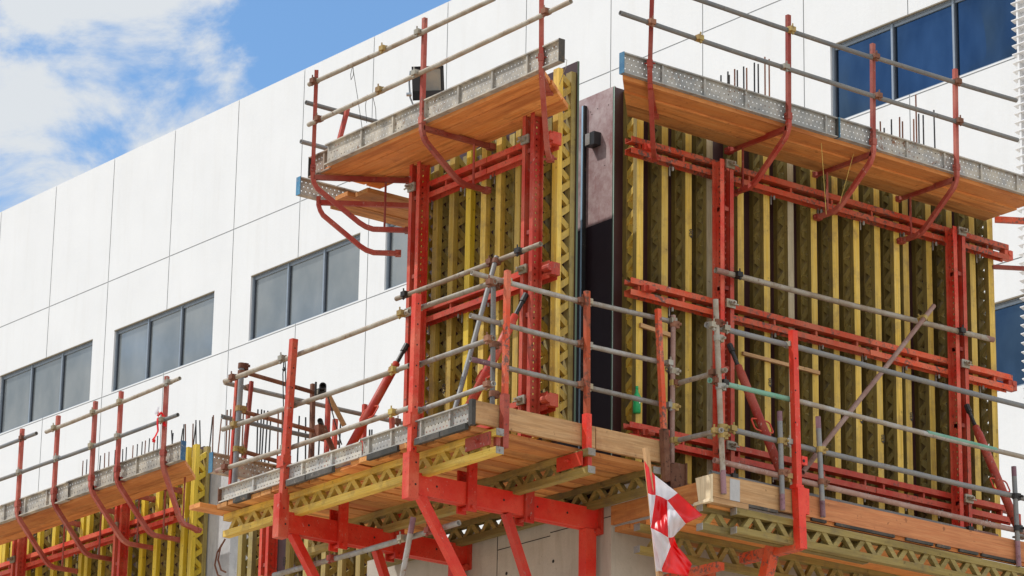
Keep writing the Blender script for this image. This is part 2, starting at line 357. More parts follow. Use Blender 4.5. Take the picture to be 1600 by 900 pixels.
def formwork(label, mf, a0, a1, beams, z0, z1, walers, sbs, sbz, group, ymat='yellow_timber_z', ply='ply_dark', alt={}, tops=None, wmats=None, wext=(0, 0), hooks=True, brk={}, web='web_timber_z', back='old_timber_z', side=None, walt={}):
    org = mf((a0+a1)/2, 0, z0); T = thing('wall_formwork', label, 'formwork', org, group)
    ad = A3(mf(1, 0, 0))-A3(mf(0, 0, 0)); nd = A3(mf(0, 1, 0))-A3(mf(0, 0, 0))
    mb = MB(); mb.obox(mf((a0+a1)/2, -.0105, (z0+z1)/2), ad*(a1-a0)/2, nd*.0105, Z*(z1-z0)/2); s_ = link('plywood_sheet', mb, ply, T)
    mb = MB()
    for a in (a0-.0015, a1+.0015): mb.obox(mf(a, -.0105, (z0+z1)/2), ad*.0015, nd*.0105, Z*(z1-z0)/2)
    link('sheet_edge', mb, 'ply_edge', s_)
    phs = [random.uniform(0, .2) for _ in beams]
    for i, a in enumerate(beams):
        zt = tops[i] if tops else z1-.28-random.uniform(0, .05)
        mb = MB(); mb.obox(mf(a, .21-.0275, (z0+.02+zt)/2), ad*.04, nd*.0275, Z*(zt-z0-.02)/2)
        if side: mb.m[3] = mb.m[5] = 1  # chord flanks get a darker material: their shade is put into the colour
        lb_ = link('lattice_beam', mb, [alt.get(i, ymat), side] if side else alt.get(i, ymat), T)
        mb = MB(); mb.obox(mf(a, .0275, (z0+.02+zt)/2), ad*.04, nd*.0275, Z*(zt-z0-.02)/2); link('rear_chord', mb, back, lb_)  # rear chord darkened in colour to deepen the cavity shade
        mb = MB(); gt_mb(mb, mf(a, 0, z0+.02), mf(a, 0, zt), nd, ph=phs[i], chords=False); link('lattice', mb, walt.get(i, web), lb_)  # web colour holds painted shade; walt gives sunlit beams a brighter lattice
    for k, z in enumerate(walers):
        waler(T, mf, a0+wext[0], a1+wext[1], .21, z, (wmats or {}).get(k, 'red_paint'), brk.get(k, ()))
        if hooks:
            for a in beams[1::2]:
                mb = MB(); mb.rod(mf(a+.055, .215, z-.17), mf(a+.055, .215, z-.07), .007, 6); mb.rod(mf(a+.055, .26, z-.13), mf(a+.055, .26, z-.09), .011, 6)
                link('hook_bolt', mb, 'galvanised', T)
    for a in sbs:
        strongback(T, mf, a, .31, sbz[0], sbz[1], 1)
        for z in walers: wedge(T, mf, a+.03, .43, z+.02)
    return T
def toe(label, O, U, L, h, out, mat='steel_board', ends=(None, None), ribs=None, rows=3, group=None, step=.05, hole=.013, tint=None):
    """perforated steel board standing on edge"""
    O, U, out = A3(O), unit(U), unit(out); mb = MB()
    rr = [h*q for q in np.linspace(.28, .80, rows)]
    up = Z if np.dot(np.cross(U, Z), out) > 0 else Z
    mb.perf(O, U, Z, L, h, rr, step, hole)
    for z in (0.006, h-.006): mb.obox(O+U*L/2+Z*z+out*.017, U*L/2, out*.020, Z*.006)
    mb.obox(O+U*L/2+Z*.006-out*.02, U*L/2, out*.012, Z*.006)
    for x in (ribs if ribs is not None else np.arange(.48, L-.1, .52)): mb.obox(O+U*x+Z*h/2+out*.012, U*.011, out*.014, Z*(h/2-.012))
    o = link('toe_board', mb, mat, None, O); tag(o, label, 'toe board', group)
    for e, x in zip(ends, (-.003, L+.003)):
        if e: q = MB(); q.obox(O+U*x+Z*h/2+out*.006, U*.004, out*.034, Z*h/2*1.02); link('end_cap', q, e, o)
    return o
def deck(label, axis, x0, x1, y0, y1, z, th, w, mat, group=None, jit=(.0, .0), gap=.015, ends=None, name='timber_deck', edges=None, skew=(0, 0)):
    """loose planks side by side; axis is the way the planks run"""
    T = thing(name, label, 'deck', ((x0+x1)/2, (y0+y1)/2, z-th), group)
    lo, hi = (y0, y1) if axis == 'x' else (x0, x1); n = max(1, round((hi-lo)/w)); w = (hi-lo)/n
    for i in range(n):
        a, b_ = lo+i*w+gap/2, lo+(i+1)*w-gap/2; j0, j1 = random.uniform(-jit[0], jit[0]), random.uniform(-jit[1], jit[1]); dz = random.uniform(-.009, .009)
        if edges and i in edges: j0, j1 = edges[i]
        mb = MB()
        s0a, s0b, s1a, s1b = [skew[k]*(q-lo)/(hi-lo)+(j0, j1)[k] for k in (0, 1) for q in (a, b_)]
        if axis == 'x': P = [(x0+s0a, a), (x1+s1a, a), (x1+s1b, b_), (x0+s0b, b_)]
        else: P = [(a, y0+s0a), (b_, y0+s0b), (b_, y1+s1b), (a, y1+s1a)]
        mb.hexa([(*q, z-th+dz) for q in P]+[(*q, z+dz) for q in P])
        link('plank', mb, mat if isinstance(mat, str) else random.choice(mat), T)
    return T
def bracket(label, x, y, ztop, zb, d, r1, z1, r2, group, mat='red_dusky', arm=None, strut=None, lean=(0, 0), w=.044, pin=True, armmat=None):
    """guard post that bends under the deck and runs in to the formwork"""
    d = unit((d[0], d[1], 0)); P = A3((x, y, 0)); T = thing('guard_bracket', label, 'bracket', (x, y, z1), group)
    side = np.cross(d, Z); top = A3((x+lean[0], y+lean[1], ztop)); mid = P+Z*(zb+.1)
    if ztop > zb+.12:
        mb = MB(); mb.sq([top, mid], w*.92, side); o = link('post', mb, mat, T)
        mb = MB(); mb.sq([mid-Z*.02, mid+Z*.05], w*1.25, side); mb.rod(mid+Z*.02-side*.05, mid+Z*.02+side*.05, .009, 6); link('sleeve', mb, mat, T)
    mb = MB(); path = [P+Z*(zb+.1), P+Z*(zb+.02), P+Z*(zb-.04)+d*.02, P+d*.05+Z*(zb-.09)]
    q1 = P+d*r1+Z*z1; dirn = unit(q1-path[-1]); path += [q1-dirn*.10+Z*.0, q1-dirn*.03+Z*.004+d*.01, q1+d*.06+Z*.0, P+d*r2+Z*z1]
    mb.sq(path, w, side); link('brace', mb, mat, T)
    if arm:
        mb = MB(); mb.bar(P+d*.01+Z*arm[0], P+d*arm[1]+Z*arm[0], w, w*1.05); mb.obox(P+d*arm[1]+Z*(arm[0]-.0), d*.035, side*.032, Z*.03); link('arm', mb, armmat or mat, T)
    if strut:
        mb = MB(); mb.rod(P+d*strut+Z*(arm[0]-.02), P+d*strut+Z*(z1+.01), .0115, 8); link('strut', mb, mat, T)
    if pin:
        mb = MB(); e = P+d*r2+Z*z1; mb.obox(e, d*.03, side*.035, Z*.028); mb.rod(e-side*.06, e+side*.06, .012, 8); link('end_bracket', mb, mat, T)
    return T
def rail_hooks(T_unused, label, pts_): pass
def prop(label, A, B, group, loops=True):
    A, B = A3(A), A3(B); d = unit(B-A); T = thing('push_pull_prop', label, 'prop', B, group)
    P = A+(B-A)*.16; mb = MB(); mb.sweep([P, P+(B-P)*.05, P+(B-P)*.06, B-d*.05], [.036, .036, .043, .043], 14); link('outer_tube', mb, 'red_old' if 'wide' in label else 'red_paint', T, smooth=True)
    mb = MB(); mb.rod(A, P+d*.1, .021, 10); mb.rod(A-d*.02, A+d*.07, .03, 8); link('screw_spindle', mb, 'black_steel', T)
    mb = MB(); mb.obox(B+Z*(-.03), X*.07, Yv*.05, Z*.008); mb.obox(B, X*.045, Yv*.012, Z*.04); link('foot_plate', mb, 'galvanised', T)
    if loops:
        c = A+(B-A)*.62; s_ = unit(np.cross(d, Z)); u_ = np.cross(s_, d)
        for sg in (-1, 1):
            mb = MB(); k = [c+s_*sg*.03-d*.075, c+s_*sg*.10-d*.065, c+s_*sg*.115-d*.045, c+s_*sg*.115+d*.045, c+s_*sg*.10+d*.065, c+s_*sg*.03+d*.075]; mb.sweep(k, .0085, 6, ref=u_); link('turning_handle', mb, 'red_paint', T)
    return T
def rebars(label, pts_, group, lean=.0, r=.009):
    for (P, h) in pts_:
        P = A3(P); mb = MB(); mb.rod(P, P+Z*h+X*random.uniform(-lean, lean)+Yv*random.uniform(-lean, lean), r, 6)
        single('rebar', label, 'rebar', mb, 'black_steel' if random.random() < .6 else 'rust_brown', group)
def struct(name, mb, mat): o = link(name, mb, mat); o['kind'] = 'structure'; return o
def post(label, A, B, w, mat, group=None, ref=None, name='guard_post', holes=True, ends=None):
    mb = MB(); mb.sq([A, B], w, X if ref is None else ref); o = link(name, mb, mat, None, B if B[2] < A[2] else A); tag(o, label, 'post', group)
    if holes:
        q = MB(); A_, B_ = A3(A), A3(B)
        for t_ in np.linspace(.08, .95, 7):
            c = A_+(B_-A_)*t_; q.rod(c-Yv*(w/2+.001), c-Yv*(w/2+.0005)+Yv*.01, .008, 8)
        link('pin_hole', q, 'pit_black', o)
    return o

def stamp(parent, text, P, right, up, size, mat='marker_ink'):
    """a number stencilled on a beam, as a thin raised mesh"""
    cu = bpy.data.curves.new('stencil', 'FONT'); cu.body = text; cu.size = size; cu.extrude = .0006; cu.offset = .0015; ob = bpy.data.objects.new('stencil', cu); COL.objects.link(ob)
    dg = bpy.context.evaluated_depsgraph_get(); me = bpy.data.meshes.new_from_object(ob.evaluated_get(dg)); right, up = unit(right), unit(up); nrm = np.cross(right, up)
    mb = MB(); mb.add([A3(P)+right*v.co.x+up*v.co.y+nrm*(v.co.z+.001) for v in me.vertices], [tuple(q.vertices) for q in me.polygons])
    bpy.data.objects.remove(ob); bpy.data.meshes.remove(me); bpy.data.curves.remove(cu)
    return link('stencilled_number', mb, mat, parent)
# ================================================================== SETTING
mb = MB(); mb.box((-400, -400, -1), (600, 600, 0)); struct('ground', mb, 'ground')
# ---- white office building behind: its long face runs almost parallel to the left face of the core
_yw = R(38.45-37.618); dW = A3((-math.sin(_yw), math.cos(_yw), 0)); nW = A3((-math.cos(_yw), -math.sin(_yw), 0)); B0 = A3((38, 0, 0))
def wp(px, py, off=0.):
    d = ray(px, py); t_ = np.dot(B0+nW*off-CAM, nW)/np.dot(d, nW); q = CAM+d*t_; return np.dot(q-B0, dW), q[2]
def W(s_, z, off=0.): return B0+dW*s_+nW*off+Z*z
zroof = np.mean([wp(0, 332)[1], wp(480, 107)[1], wp(700, 1.8)[1]]); zj1 = np.mean([wp(0, 512)[1], wp(470, 316)[1], wp(902, 131.4)[1]]); zj2 = np.mean([wp(332, 555.5)[1], wp(630, 447.5)[1]])
js = [wp(88.4, 292)[0], wp(179.4, 251)[0], wp(274.4, 205.4)[0], wp(373, 180)[0], wp(476.6, 109.5)[0], wp(585.2, 58.5)[0], wp(700.4, 1.5)[0], wp(823, 0)[0], wp(955, 0)[0], wp(1098, 0)[0], wp(1255.3, 0)[0]]
pitch = -(js[-1]-js[0])/(len(js)-1)
js = [js[0]+pitch*k for k in range(6, 0, -1)] + js + [js[-1]-pitch*k for k in range(1, 6)]
s_hi, s_lo = js[0]+.3, js[-1]-.3
wt = np.mean([wp(179, 516)[1], wp(392.4, 432)[1], wp(563, 367)[1], wp(1300, 63)[1], wp(145, 530)[1]]); wb = np.mean([wp(145, 628)[1], wp(1307.5, 189)[1], wp(563, 466)[1], wp(178, 610)[1]])
zw = [zj2-.4]
print('white bldg roof %.2f j1 %.2f j2 %.2f wt %.2f wb %.2f pitch %.2f' % (zroof, zj1, zj2, wt, wb, pitch))
wins = [(wp(0, 590)[0], wp(145, 530)[0], 3), (wp(179, 516)[0], wp(335, 458)[0], 3), (wp(392.4, 432)[0], wp(563, 366)[0], 3)]
sp = wins[1][0]-wins[2][0]; wd = wins[1][0]-wins[1][1]
wins += [(wp(603, 352)[0], wp(603, 352)[0]-wd, 3)]
wins += [(wins[0][0]+sp, wins[0][1]+sp, 3)]
rw0 = wp(1297, 66)[0]; rp = wp(1385, 100)[0]-wp(1482, 100)[0]
wins += [(rw0, rw0-rp*4, 4)]
lowt, lowb = wp(1557, 472)[1], wp(1560, 612)[1]
rows_ = [(wt, wb, wins), (lowt, lowb, [(wp(1530, 480)[0], wp(1530, 480)[0]-rp*3.0, 3)])]
BT = thing('office_building', 'white rendered office building with dark window bands behind the formwork', 'building', W((s_hi+s_lo)/2, 0, -6))
mb = MB(); hj = .016
zc = sorted(set([0, zroof, wt, wb, lowt, lowb]+[zj1-hj, zj1+hj, zj2-hj, zj2+hj, zj2-(zj1-zj2)*1.25-hj, zj2-(zj1-zj2)*1.25+hj]))
sc_ = sorted(set([s_lo, s_hi]+[j-hj for j in js]+[j+hj for j in js]+[q for r_ in rows_ for w_ in r_[2] for q in w_[:2]]))
def is_joint(s_, z): return any(abs(s_-j) < hj*.9 for j in js) or abs(z-zj1) < hj*.9 or abs(z-zj2) < hj*.9 or abs(z-(zj2-(zj1-zj2)*1.25)) < hj*.9
def in_win(s_, z): return any(b_ < z < t_ and any(w_[1] < s_ < w_[0] for w_ in ws) for t_, b_, ws in rows_)
jb = MB()
for i in range(len(sc_)-1):
    for k in range(len(zc)-1):
        a, b_, c_, d_ = sc_[i], sc_[i+1], zc[k], zc[k+1]
        if b_-a < 1e-5 or d_-c_ < 1e-5: continue
        sm, zm = (a+b_)/2, (c_+d_)/2
        if in_win(sm, zm): continue
        tgt, off = (jb, -.012) if is_joint(sm, zm) else (mb, 0)
        tgt.add([W(b_, c_, off), W(a, c_, off), W(a, d_, off), W(b_, d_, off)], [(0, 1, 2, 3)])
# reveals of the openings, roof, back
for t_, b_, ws in rows_:
    for w_ in ws:
        for P in ((W(w_[0], b_), W(w_[1], b_), W(w_[1], b_, -.3), W(w_[0], b_, -.3)), (W(w_[0], t_), W(w_[0], t_, -.3), W(w_[1], t_, -.3), W(w_[1], t_)),
                  (W(w_[0], b_), W(w_[0], b_, -.3), W(w_[0], t_, -.3), W(w_[0], t_)), (W(w_[1], b_), W(w_[1], t_), W(w_[1], t_, -.3), W(w_[1], b_, -.3))): mb.add(P, [(0, 1, 2, 3)])
mb.obox(W((s_hi+s_lo)/2, zroof-.07, -.22), dW*(s_hi-s_lo)/2, nW*.2, Z*.069)
wall = link('wall', mb, 'white_render', BT); link('panel_joint', jb, 'joint_grey', wall)
mb = MB(); mb.obox(W((s_hi+s_lo)/2, zroof/2-.1, -7), dW*(s_hi-s_lo)/2, nW*6.6, Z*(zroof/2-.3)); link('interior', mb, 'interior', BT)
mb = MB(); mb.obox(W((s_hi+s_lo)/2, zroof-.35, -7), dW*(s_hi-s_lo)/2, nW*6.8, Z*.1); link('roof', mb, 'roof_grey', BT)
for ri, (t_, b_, ws) in enumerate(rows_):
    for wi, (s0, s1, n) in enumerate(ws):
        right = s0 < wp(1200, 300)[0]
        fr = MB(); fw_ = .055
        for z in (b_+fw_/2, t_-fw_/2): fr.obox(W((s0+s1)/2, z, -.12), dW*(s0-s1)/2, nW*.05, Z*fw_/2)
        fr.obox(W((s0+s1)/2, t_-.10, -.14), dW*(s0-s1)/2, nW*.03, Z*.04)
        for q in np.linspace(s0-fw_/2, s1+fw_/2, n+1): fr.obox(W(q, (t_+b_)/2, -.12), dW*fw_*.62, nW*.055, Z*(t_-b_)/2)
        f_ = link('window', fr, 'window_frame', BT)
        g = MB(); g.obox(W((s0+s1)/2, (t_+b_)/2, -.16), dW*(s0-s1)/2, nW*.006, Z*(t_-b_)/2); link('pane', g, 'glass_blue' if right else 'glass_grey', f_)
        for q in np.linspace(s0-fw_/2, s1+fw_/2, n+1)[:-1]: g = MB(); g.obox(W(q-.06, (t_+b_)/2, -.135), dW*.018, nW*.012, Z*((t_-b_)/2-.05)); link('gasket', g, 'frame_dark', f_)
        g = MB(); g.obox(W((s0+s1)/2, t_+.005-.03, .0-.02), dW*(s0-s1)/2, nW*.03, Z*.012); link('drip_edge', g, 'sill_brown', f_)
# stack of projecting white sun-shade fins at the right end
s_f = wp(1596, 250)[0]; mb = MB()
zt_, zb_ = wp(1584, -40)[1], wp(1595, 640)[1]
k = 0; z = zt_
while z > zb_:
    P = W(s_f-.92, z+random.uniform(-.008, .008), .17); mb.obox(P, dW*.90, nW*.07+Z*.022, Z*.012); z -= .225; k += 1
for q in (.1, .9, 1.7): mb.obox(W(s_f-q-.1, (zt_+zb_)/2, .12), dW*.03, nW*.10, Z*(zt_-zb_)/2)
mb.obox(W(s_f-1.15, (zt_+zb_)/2, .06), dW*1.0, nW*.03, Z*(zt_-zb_)/2); link('louvre_screen', mb, 'white_fin', BT)
# dark soffit under the low right window
# ---- reinforced concrete core
CT = thing('concrete_core', 'pale cast concrete core wall below the corner platforms', 'concrete wall', (2.6, 1.8, 0))
mb = MB()
mb.box((0, 0, 0), (5.15, .35, 9.0)); mb.box((0, .35, 0), (.35, 3.9, 9.0)); mb.box((.35, 3.55, 0), (5.15, 3.9, 9.0)); mb.box((4.8, .35, 0), (5.15, 3.55, 9.0))
cw_ = link('wall', mb, 'concrete', CT)
mb = MB()
for px, py in ((914.5, 866), (864.5, 877), (791.5, 896), (915, 905)):
    q = pt(px, py, 'X', 0); mb = MB(); mb.rod(q-X*.002, q+X*.004, .017, 10); link('tie_hole', mb, 'pit_black', CT)
mb = MB()
for a, b_ in (((778, 836), (776, 905)),): p0, p1 = pt(*a, 'X', 0), pt(*b_, 'X', 0); mb.obox((p0+p1)/2-X*.001, X*.001, Yv*.004, Z*abs(p0[2]-p1[2])/2)
for a, b_ in (((778, 864), (860, 833)), ((860, 833), (955, 806))): p0, p1 = pt(*a, 'X', 0), pt(*b_, 'X', 0); zz = (p0[2]+p1[2])/2; mb.obox(((p0+p1)/2)*[0, 1, 0]+Z*zz-X*.001, X*.001, Yv*abs(p0[1]-p1[1])/2, Z*.004)
link('form_joint', mb, 'pit_black', CT)
# ================================================================== CORNER PANEL (used phenolic plywood)
T = thing('corner_panel', 'stained pinkish plywood corner panel between the two yellow formworks', 'panel', (0, .4, 9.0))
mb = MB(); mb.box((0, .003, 11.692), (.021, 1.3, 13.03)); link('plywood_sheet', mb, 'ply_used', T)
mb = MB(); mb.box((0, .003, 9.0), (.021, 1.3, 11.688)); link('plywood_sheet', mb, 'ply_black', T, )
mb = MB(); mb.box((-.004, -.002, 9.0), (.0, .006, 13.03)); link('edge_strip', mb, 'edge_mint', T)
p0, p1 = pt(910.5, 166, 'X', -.03), pt(910.5, 640, 'X', -.03)
mb = MB(); mb.box((-.035, p0[1]-.012, 9.05), (-.001, p0[1]+.010, p0[2])); link('batten', mb, 'strip_blue', T)
mb = MB(); mb.box((-.034, p0[1]-.030, 9.05), (-.001, p0[1]-.012, p0[2])); link('dark_batten', mb, 'black_steel', T)
q = pt(922, 218, 'X', -.07)
mb = MB(); mb.box((-.085, q[1]-.08, q[2]-.065), (-.0005, q[1]+.05, q[2]+.065)); link('box_with_shadow', mb, 'black_plastic', T)  # black and enlarged so it also stands in for the box's cast shadow
mb = MB(); mb.box((-.09, q[1]-.015, q[2]-.055), (-.0855, q[1]+.052, q[2]+.062)); link('spacer_plate', mb, 'galvanised', T)
mb = MB()
for px, py in ((913, 170), (923, 175), (925, 179), (951, 164), (934, 170), (945, 258.5), (914, 242)): c_ = pt(px, py, 'X', 0); mb.rod(c_-X*.002, c_+X*.002, .006, 6)
link('nail_hole', mb, 'pit_black', T)
# ================================================================== FORMWORKS
mL = lambda a, n, z: (-.75-n, a, z)
mR = lambda a, n, z: (a, -n, z)
mF = lambda a, n, z: (1.7-n, a, z)
bl = [1.77, 1.56, 1.30, 1.03, .79, .56, .26, -.01, -.30]
TL = formwork('tall narrow yellow lattice formwork left of the dark corner gap, upper level', mL, -.36, 1.98, bl, 9.33, 12.99, [12.14, 10.87, 9.62], [1.62, -.17], (9.3, 12.42), 'climbing formwork panels',
         tops=[12.5, 12.5, 12.48, 12.5, 12.55, 12.5, 12.5, 12.5, 12.88], alt={0: 'yellow_bright_z', 3: 'yellow_bright_z'}, walt={8: 'yellow_timber_z', 7: 'yellow_timber_z', 0: 'yellow_timber_z'}, wext=(-.0, -.12), brk={0: [.62], 1: [.5]})
brr = [.12, .43, .73, 1.0, 1.40, 1.74, 2.06, 2.37, 2.66, 2.95, 3.24, 3.51, 3.64, 3.97, 4.27, 4.60, 4.87]
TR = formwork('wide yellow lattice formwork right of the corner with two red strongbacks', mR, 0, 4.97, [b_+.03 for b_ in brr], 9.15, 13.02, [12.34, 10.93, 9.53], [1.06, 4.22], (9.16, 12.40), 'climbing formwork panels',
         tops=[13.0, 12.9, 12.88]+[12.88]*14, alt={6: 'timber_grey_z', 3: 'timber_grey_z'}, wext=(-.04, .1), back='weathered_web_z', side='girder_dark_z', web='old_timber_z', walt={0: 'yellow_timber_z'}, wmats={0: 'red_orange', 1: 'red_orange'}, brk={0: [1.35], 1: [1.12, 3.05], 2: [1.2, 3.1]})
for T, zz in ((TR, 12.34), (TR, 10.93), (TR, 9.53)):   # lugs on the left waler ends
    mb = MB(); mb.obox((.14, -.325, zz), X*.05, Yv*.02, Z*.03); mb.rod((.12, -.36, zz), (.2, -.36, zz), .03, 8); link('waler_lug', mb, 'red_paint', T)
    mb = MB(); mb.obox((5.08, -.26, zz-.02), X*.06, Yv*.04, Z*.05); mb.rod((5.1, -.31, zz), (5.1, -.2, zz), .03, 10); link('waler_lug', mb, 'red_paint', T)
for zz in (12.14, 10.87, 9.62):
    mb = MB(); mb.rod((-1.09, -.33, zz), (-1.09, -.42, zz), .035, 10); mb.obox((-1.02, -.38, zz), X*.05, Yv*.03, Z*.06); link('waler_lug', mb, 'red_paint', TL)
bf = [9.98-i*0 for i in ()]
far_px = [(812/1029*400), 733/1029*400, 683/1029*400, 627/1029*400, 570/1029*400, 515/1029*400, 408/1029*400, 352/1029*400, 328/1029*400, 275/1029*400, 217/1029*400, 157/1029*400, 113/1029*400, 20, 2]
bfa = [pt(x, 850, 'X', 1.5)[1] for x in far_px]; bfa[0] = 9.86; bfa[1] = 9.68
TFB = sorted([9.86]+bfa[1:]+[14.2, 14.5, 14.8], reverse=True); TFT = [11.38 if b_ > 9.9 else 11.62 for b_ in TFB]
TF = formwork('distant yellow lattice formwork at the lower left of the photo', mF, 9.80, 15.2, sorted([9.86]+bfa[1:]+[14.2, 14.5, 14.8], reverse=True), 8.4, 11.66, [10.80], [11.0, 13.5], (8.4, 11.28), 'climbing formwork panels',
         ymat='yellow_bright_z', tops=TFT, walt={len(TFB)-1: 'yellow_bright_z', len(TFB)-2: 'yellow_timber_z'}, wext=(.12, 0))
mB = lambda a, n, z: (.35-n, a, z)
bpx = [pt(x, 850, 'X', .14)[1] for x in (375, 391, 450, 478, 506, 532, 560, 590)]
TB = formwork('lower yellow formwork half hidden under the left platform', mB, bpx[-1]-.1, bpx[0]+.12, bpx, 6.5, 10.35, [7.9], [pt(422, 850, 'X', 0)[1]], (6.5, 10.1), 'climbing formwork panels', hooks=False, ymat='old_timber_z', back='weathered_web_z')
# concrete wall in the gap between far formwork and platform
T = thing('concrete_strip', 'grey patchy concrete wall end beside the distant yellow formwork', 'concrete wall', (1.9, 9.3, 0))
mb = MB(); mb.box((1.72, 9.16, 0), (2.1, 9.79, 11.42)); link('wall', mb, 'concrete_grey', T)
mb = MB()
for a, k in (((352, 842), 0), ((347, 850), 1)):
    q = pt(*a, 'X', 1.66); mb.sweep([q, q+A3((-.03, .05, -.1)), q+A3((-.05, .06, -.25)), q+A3((-.04, 0, -.38)), q+A3((-.03, -.09, -.42))], .012, 6, ref=X)
link('hooked_bar', mb, 'rust_brown', T)
# ================================================================== UPPER LEFT DECK
xo = -1.75
deck('wooden deck of long planks on the upper left brackets, under the floodlight', 'y', -1.72, -1.0, -1.12, 2.45, 12.44, .045, .18, 'plank_y', 'working decks', jit=(.03, .02), skew=(.56, 0))
toe('long grey perforated steel toe board of the upper left deck', (xo, -1.38, 12.43), (0, 1, 0), 3.68, .215, (-1, 0, 0), 'steel_board', ('dark_wood_end', None), group='steel toe boards')
toe('short rusty toe board piece behind the left end of the upper left deck', (xo+.05, 2.28, 12.40), (0, 1, 0), .36, .215, (-1, 0, 0), 'steel_board_rusty', (None, 'dark_wood_end'), ribs=[.12], group='steel toe boards')
G = 'bent guardrail brackets'
bracket('bent bracket with guard post in front of the floodlight', -1.78, .69, 13.48, 12.33, (1, 0), .46, 11.92, .78, G, arm=(12.37, .82), strut=.62)
bracket('leftmost bent bracket of the upper left deck, swung sideways', -1.78, 2.50, 13.48, 12.33, (.80, -.55), .55, 11.84, .95, G, mat='red_old', arm=(12.355, .95), strut=.72)
bracket('guard bracket at the right end of the upper left deck beside the corner gap', -1.78, -1.12, 13.75, 12.42, (.55, .51), .42, 11.78, .6, G, arm=(12.40, .5), lean=(.0, .02))
tube('upper handrail tube of the upper left deck', pt(483, 132, 'X', -1.83), pt(772, -2, 'X', -1.83), 'galvanised_warm', cps=[(.04, 'rust_brown'), (.43, 'brass_clamp'), .62], group='handrail tubes')
tube('lower handrail tube passing in front of the floodlight', pt(482, 195, 'X', -1.83), pt(892, 2, 'X', -1.83), 'galvanised_warm', cps=[(.05, 'rust_brown'), (.30, 'brass_clamp'), .44, (.92, 'rust_brown')], group='handrail tubes')
# wires hanging from the handrail
mb = MB(); a = pt(551, 103, 'X', -1.80); mb.sweep([a, a+A3((0, .03, -.08)), a+A3((0, .02, -.14)), a+A3((0, -.02, -.10)), a+A3((0, -.01, -.02))], .003, 5, ref=X)
mb.sweep([a, pt(560, 160, 'X', -1.8), pt(567, 208, 'X', -1.74)], .003, 5, ref=X); single('tie_wire', 'thin looped wire hanging from the upper handrail left of the floodlight', 'wire', mb, 'black_steel')
mb = MB(); mb.sweep([pt(574, 148, 'X', -1.8), pt(571, 165, 'X', -1.8), pt(573, 192, 'X', -1.78)], .003, 5, ref=X); mb.sweep([pt(582, 148, 'X', -1.8), pt(587, 170, 'X', -1.8), pt(588, 196, 'X', -1.78)], .003, 5, ref=X)
single('tie_wire', 'pair of short wires hanging from the lower handrail left of the floodlight', 'wire', mb, 'black_steel')
mb = MB(); mb.sweep([pt(878, 90, 'X', -1.7), pt(886, 94, 'X', -1.7), pt(884, 106, 'X', -1.7), pt(879, 118, 'X', -1.5), pt(874, 132, 'X', -1.3)], .003, 5, ref=X); single('tie_wire', 'curled wire at the right end of the upper left toe board', 'wire', mb, 'galvanised')
# floodlight
fx = -1.35; c_ = pt(669, 130, 'X', fx); T = thing('floodlight', 'black floodlight with square glass clamped behind the upper left guard post', 'floodlight', c_-Z*.2, None)
fn = unit((-.62, -.80, -.22)); fs = unit(np.cross(fn, Z)); fu = np.cross(fs, fn)
if fu[2] < 0: fu = -fu
ang = R(-3); fs, fu = fs*math.cos(ang)+fu*math.sin(ang), -fs*math.sin(ang)+fu*math.cos(ang)
hw, hh = .155, .165
mb = MB(); mb.hexa([c_-fs*hw*.72-fu*hh*.8-fn*.11, c_+fs*hw*.72-fu*hh*.8-fn*.11, c_+fs*hw-fu*hh, c_-fs*hw-fu*hh, c_-fs*hw*.72+fu*hh*.8-fn*.11, c_+fs*hw*.72+fu*hh*.8-fn*.11, c_+fs*hw+fu*hh, c_-fs*hw+fu*hh]); link('housing', mb, 'black_plastic', T)
mb = MB()
sd = 1 if np.dot(fs, _r) < 0 else -1
for a, b_, e1, e2 in ((0, hh-.013, hw, .013), (0, -hh+.045, hw, .045), (-sd*(hw-.010), 0, .010, hh), (sd*(hw-.048), 0, .048, hh)): mb.obox(c_+fs*a+fu*b_+fn*.008, fs*e1, fu*e2, fn*.010)
link('bezel', mb, 'black_plastic', T)
mb = MB(); mb.obox(c_+fu*.022+fs*.003+fn*.004, fs*(hw-.03), fu*(hh-.045), fn*.003); link('lamp_glass', mb, 'lamp_glass', T)
mb = MB(); sd = 1 if np.dot(fs, _r) < 0 else -1
mb.sweep([c_+fs*sd*(hw+.012)+fu*.13-fn*.02, c_+fs*sd*(hw+.03)+fu*.02-fn*.03, c_+fs*sd*(hw+.025)-fu*.13-fn*.03, c_+fs*sd*(hw+.0)-fu*.20-fn*.02, c_+fs*sd*(hw-.10)-fu*.215, c_-fs*sd*(hw-.05)-fu*.20, c_-fs*sd*(hw+.015)-fu*.1], .010, 6, ref=fn); mb.rod(c_+fs*sd*(hw+.01)-fu*.10-fn*.02, c_+fs*sd*(hw+.06)-fu*.10-fn*.02, .02, 8); link('stirrup', mb, 'lamp_silver', T)
mb = MB(); mb.obox(c_-fs*sd*(-1)*(hw-.045)*1.0-fu*.085+fn*.013, fs*.022, fu*.013, fn*.002); link('sticker', mb, 'sticker', T)
mb = MB(); mb.bar(c_-fu*.20, A3((-1.35, c_[1], 12.44)), .03, .03, up=X); link('stand', mb, 'black_steel', T)
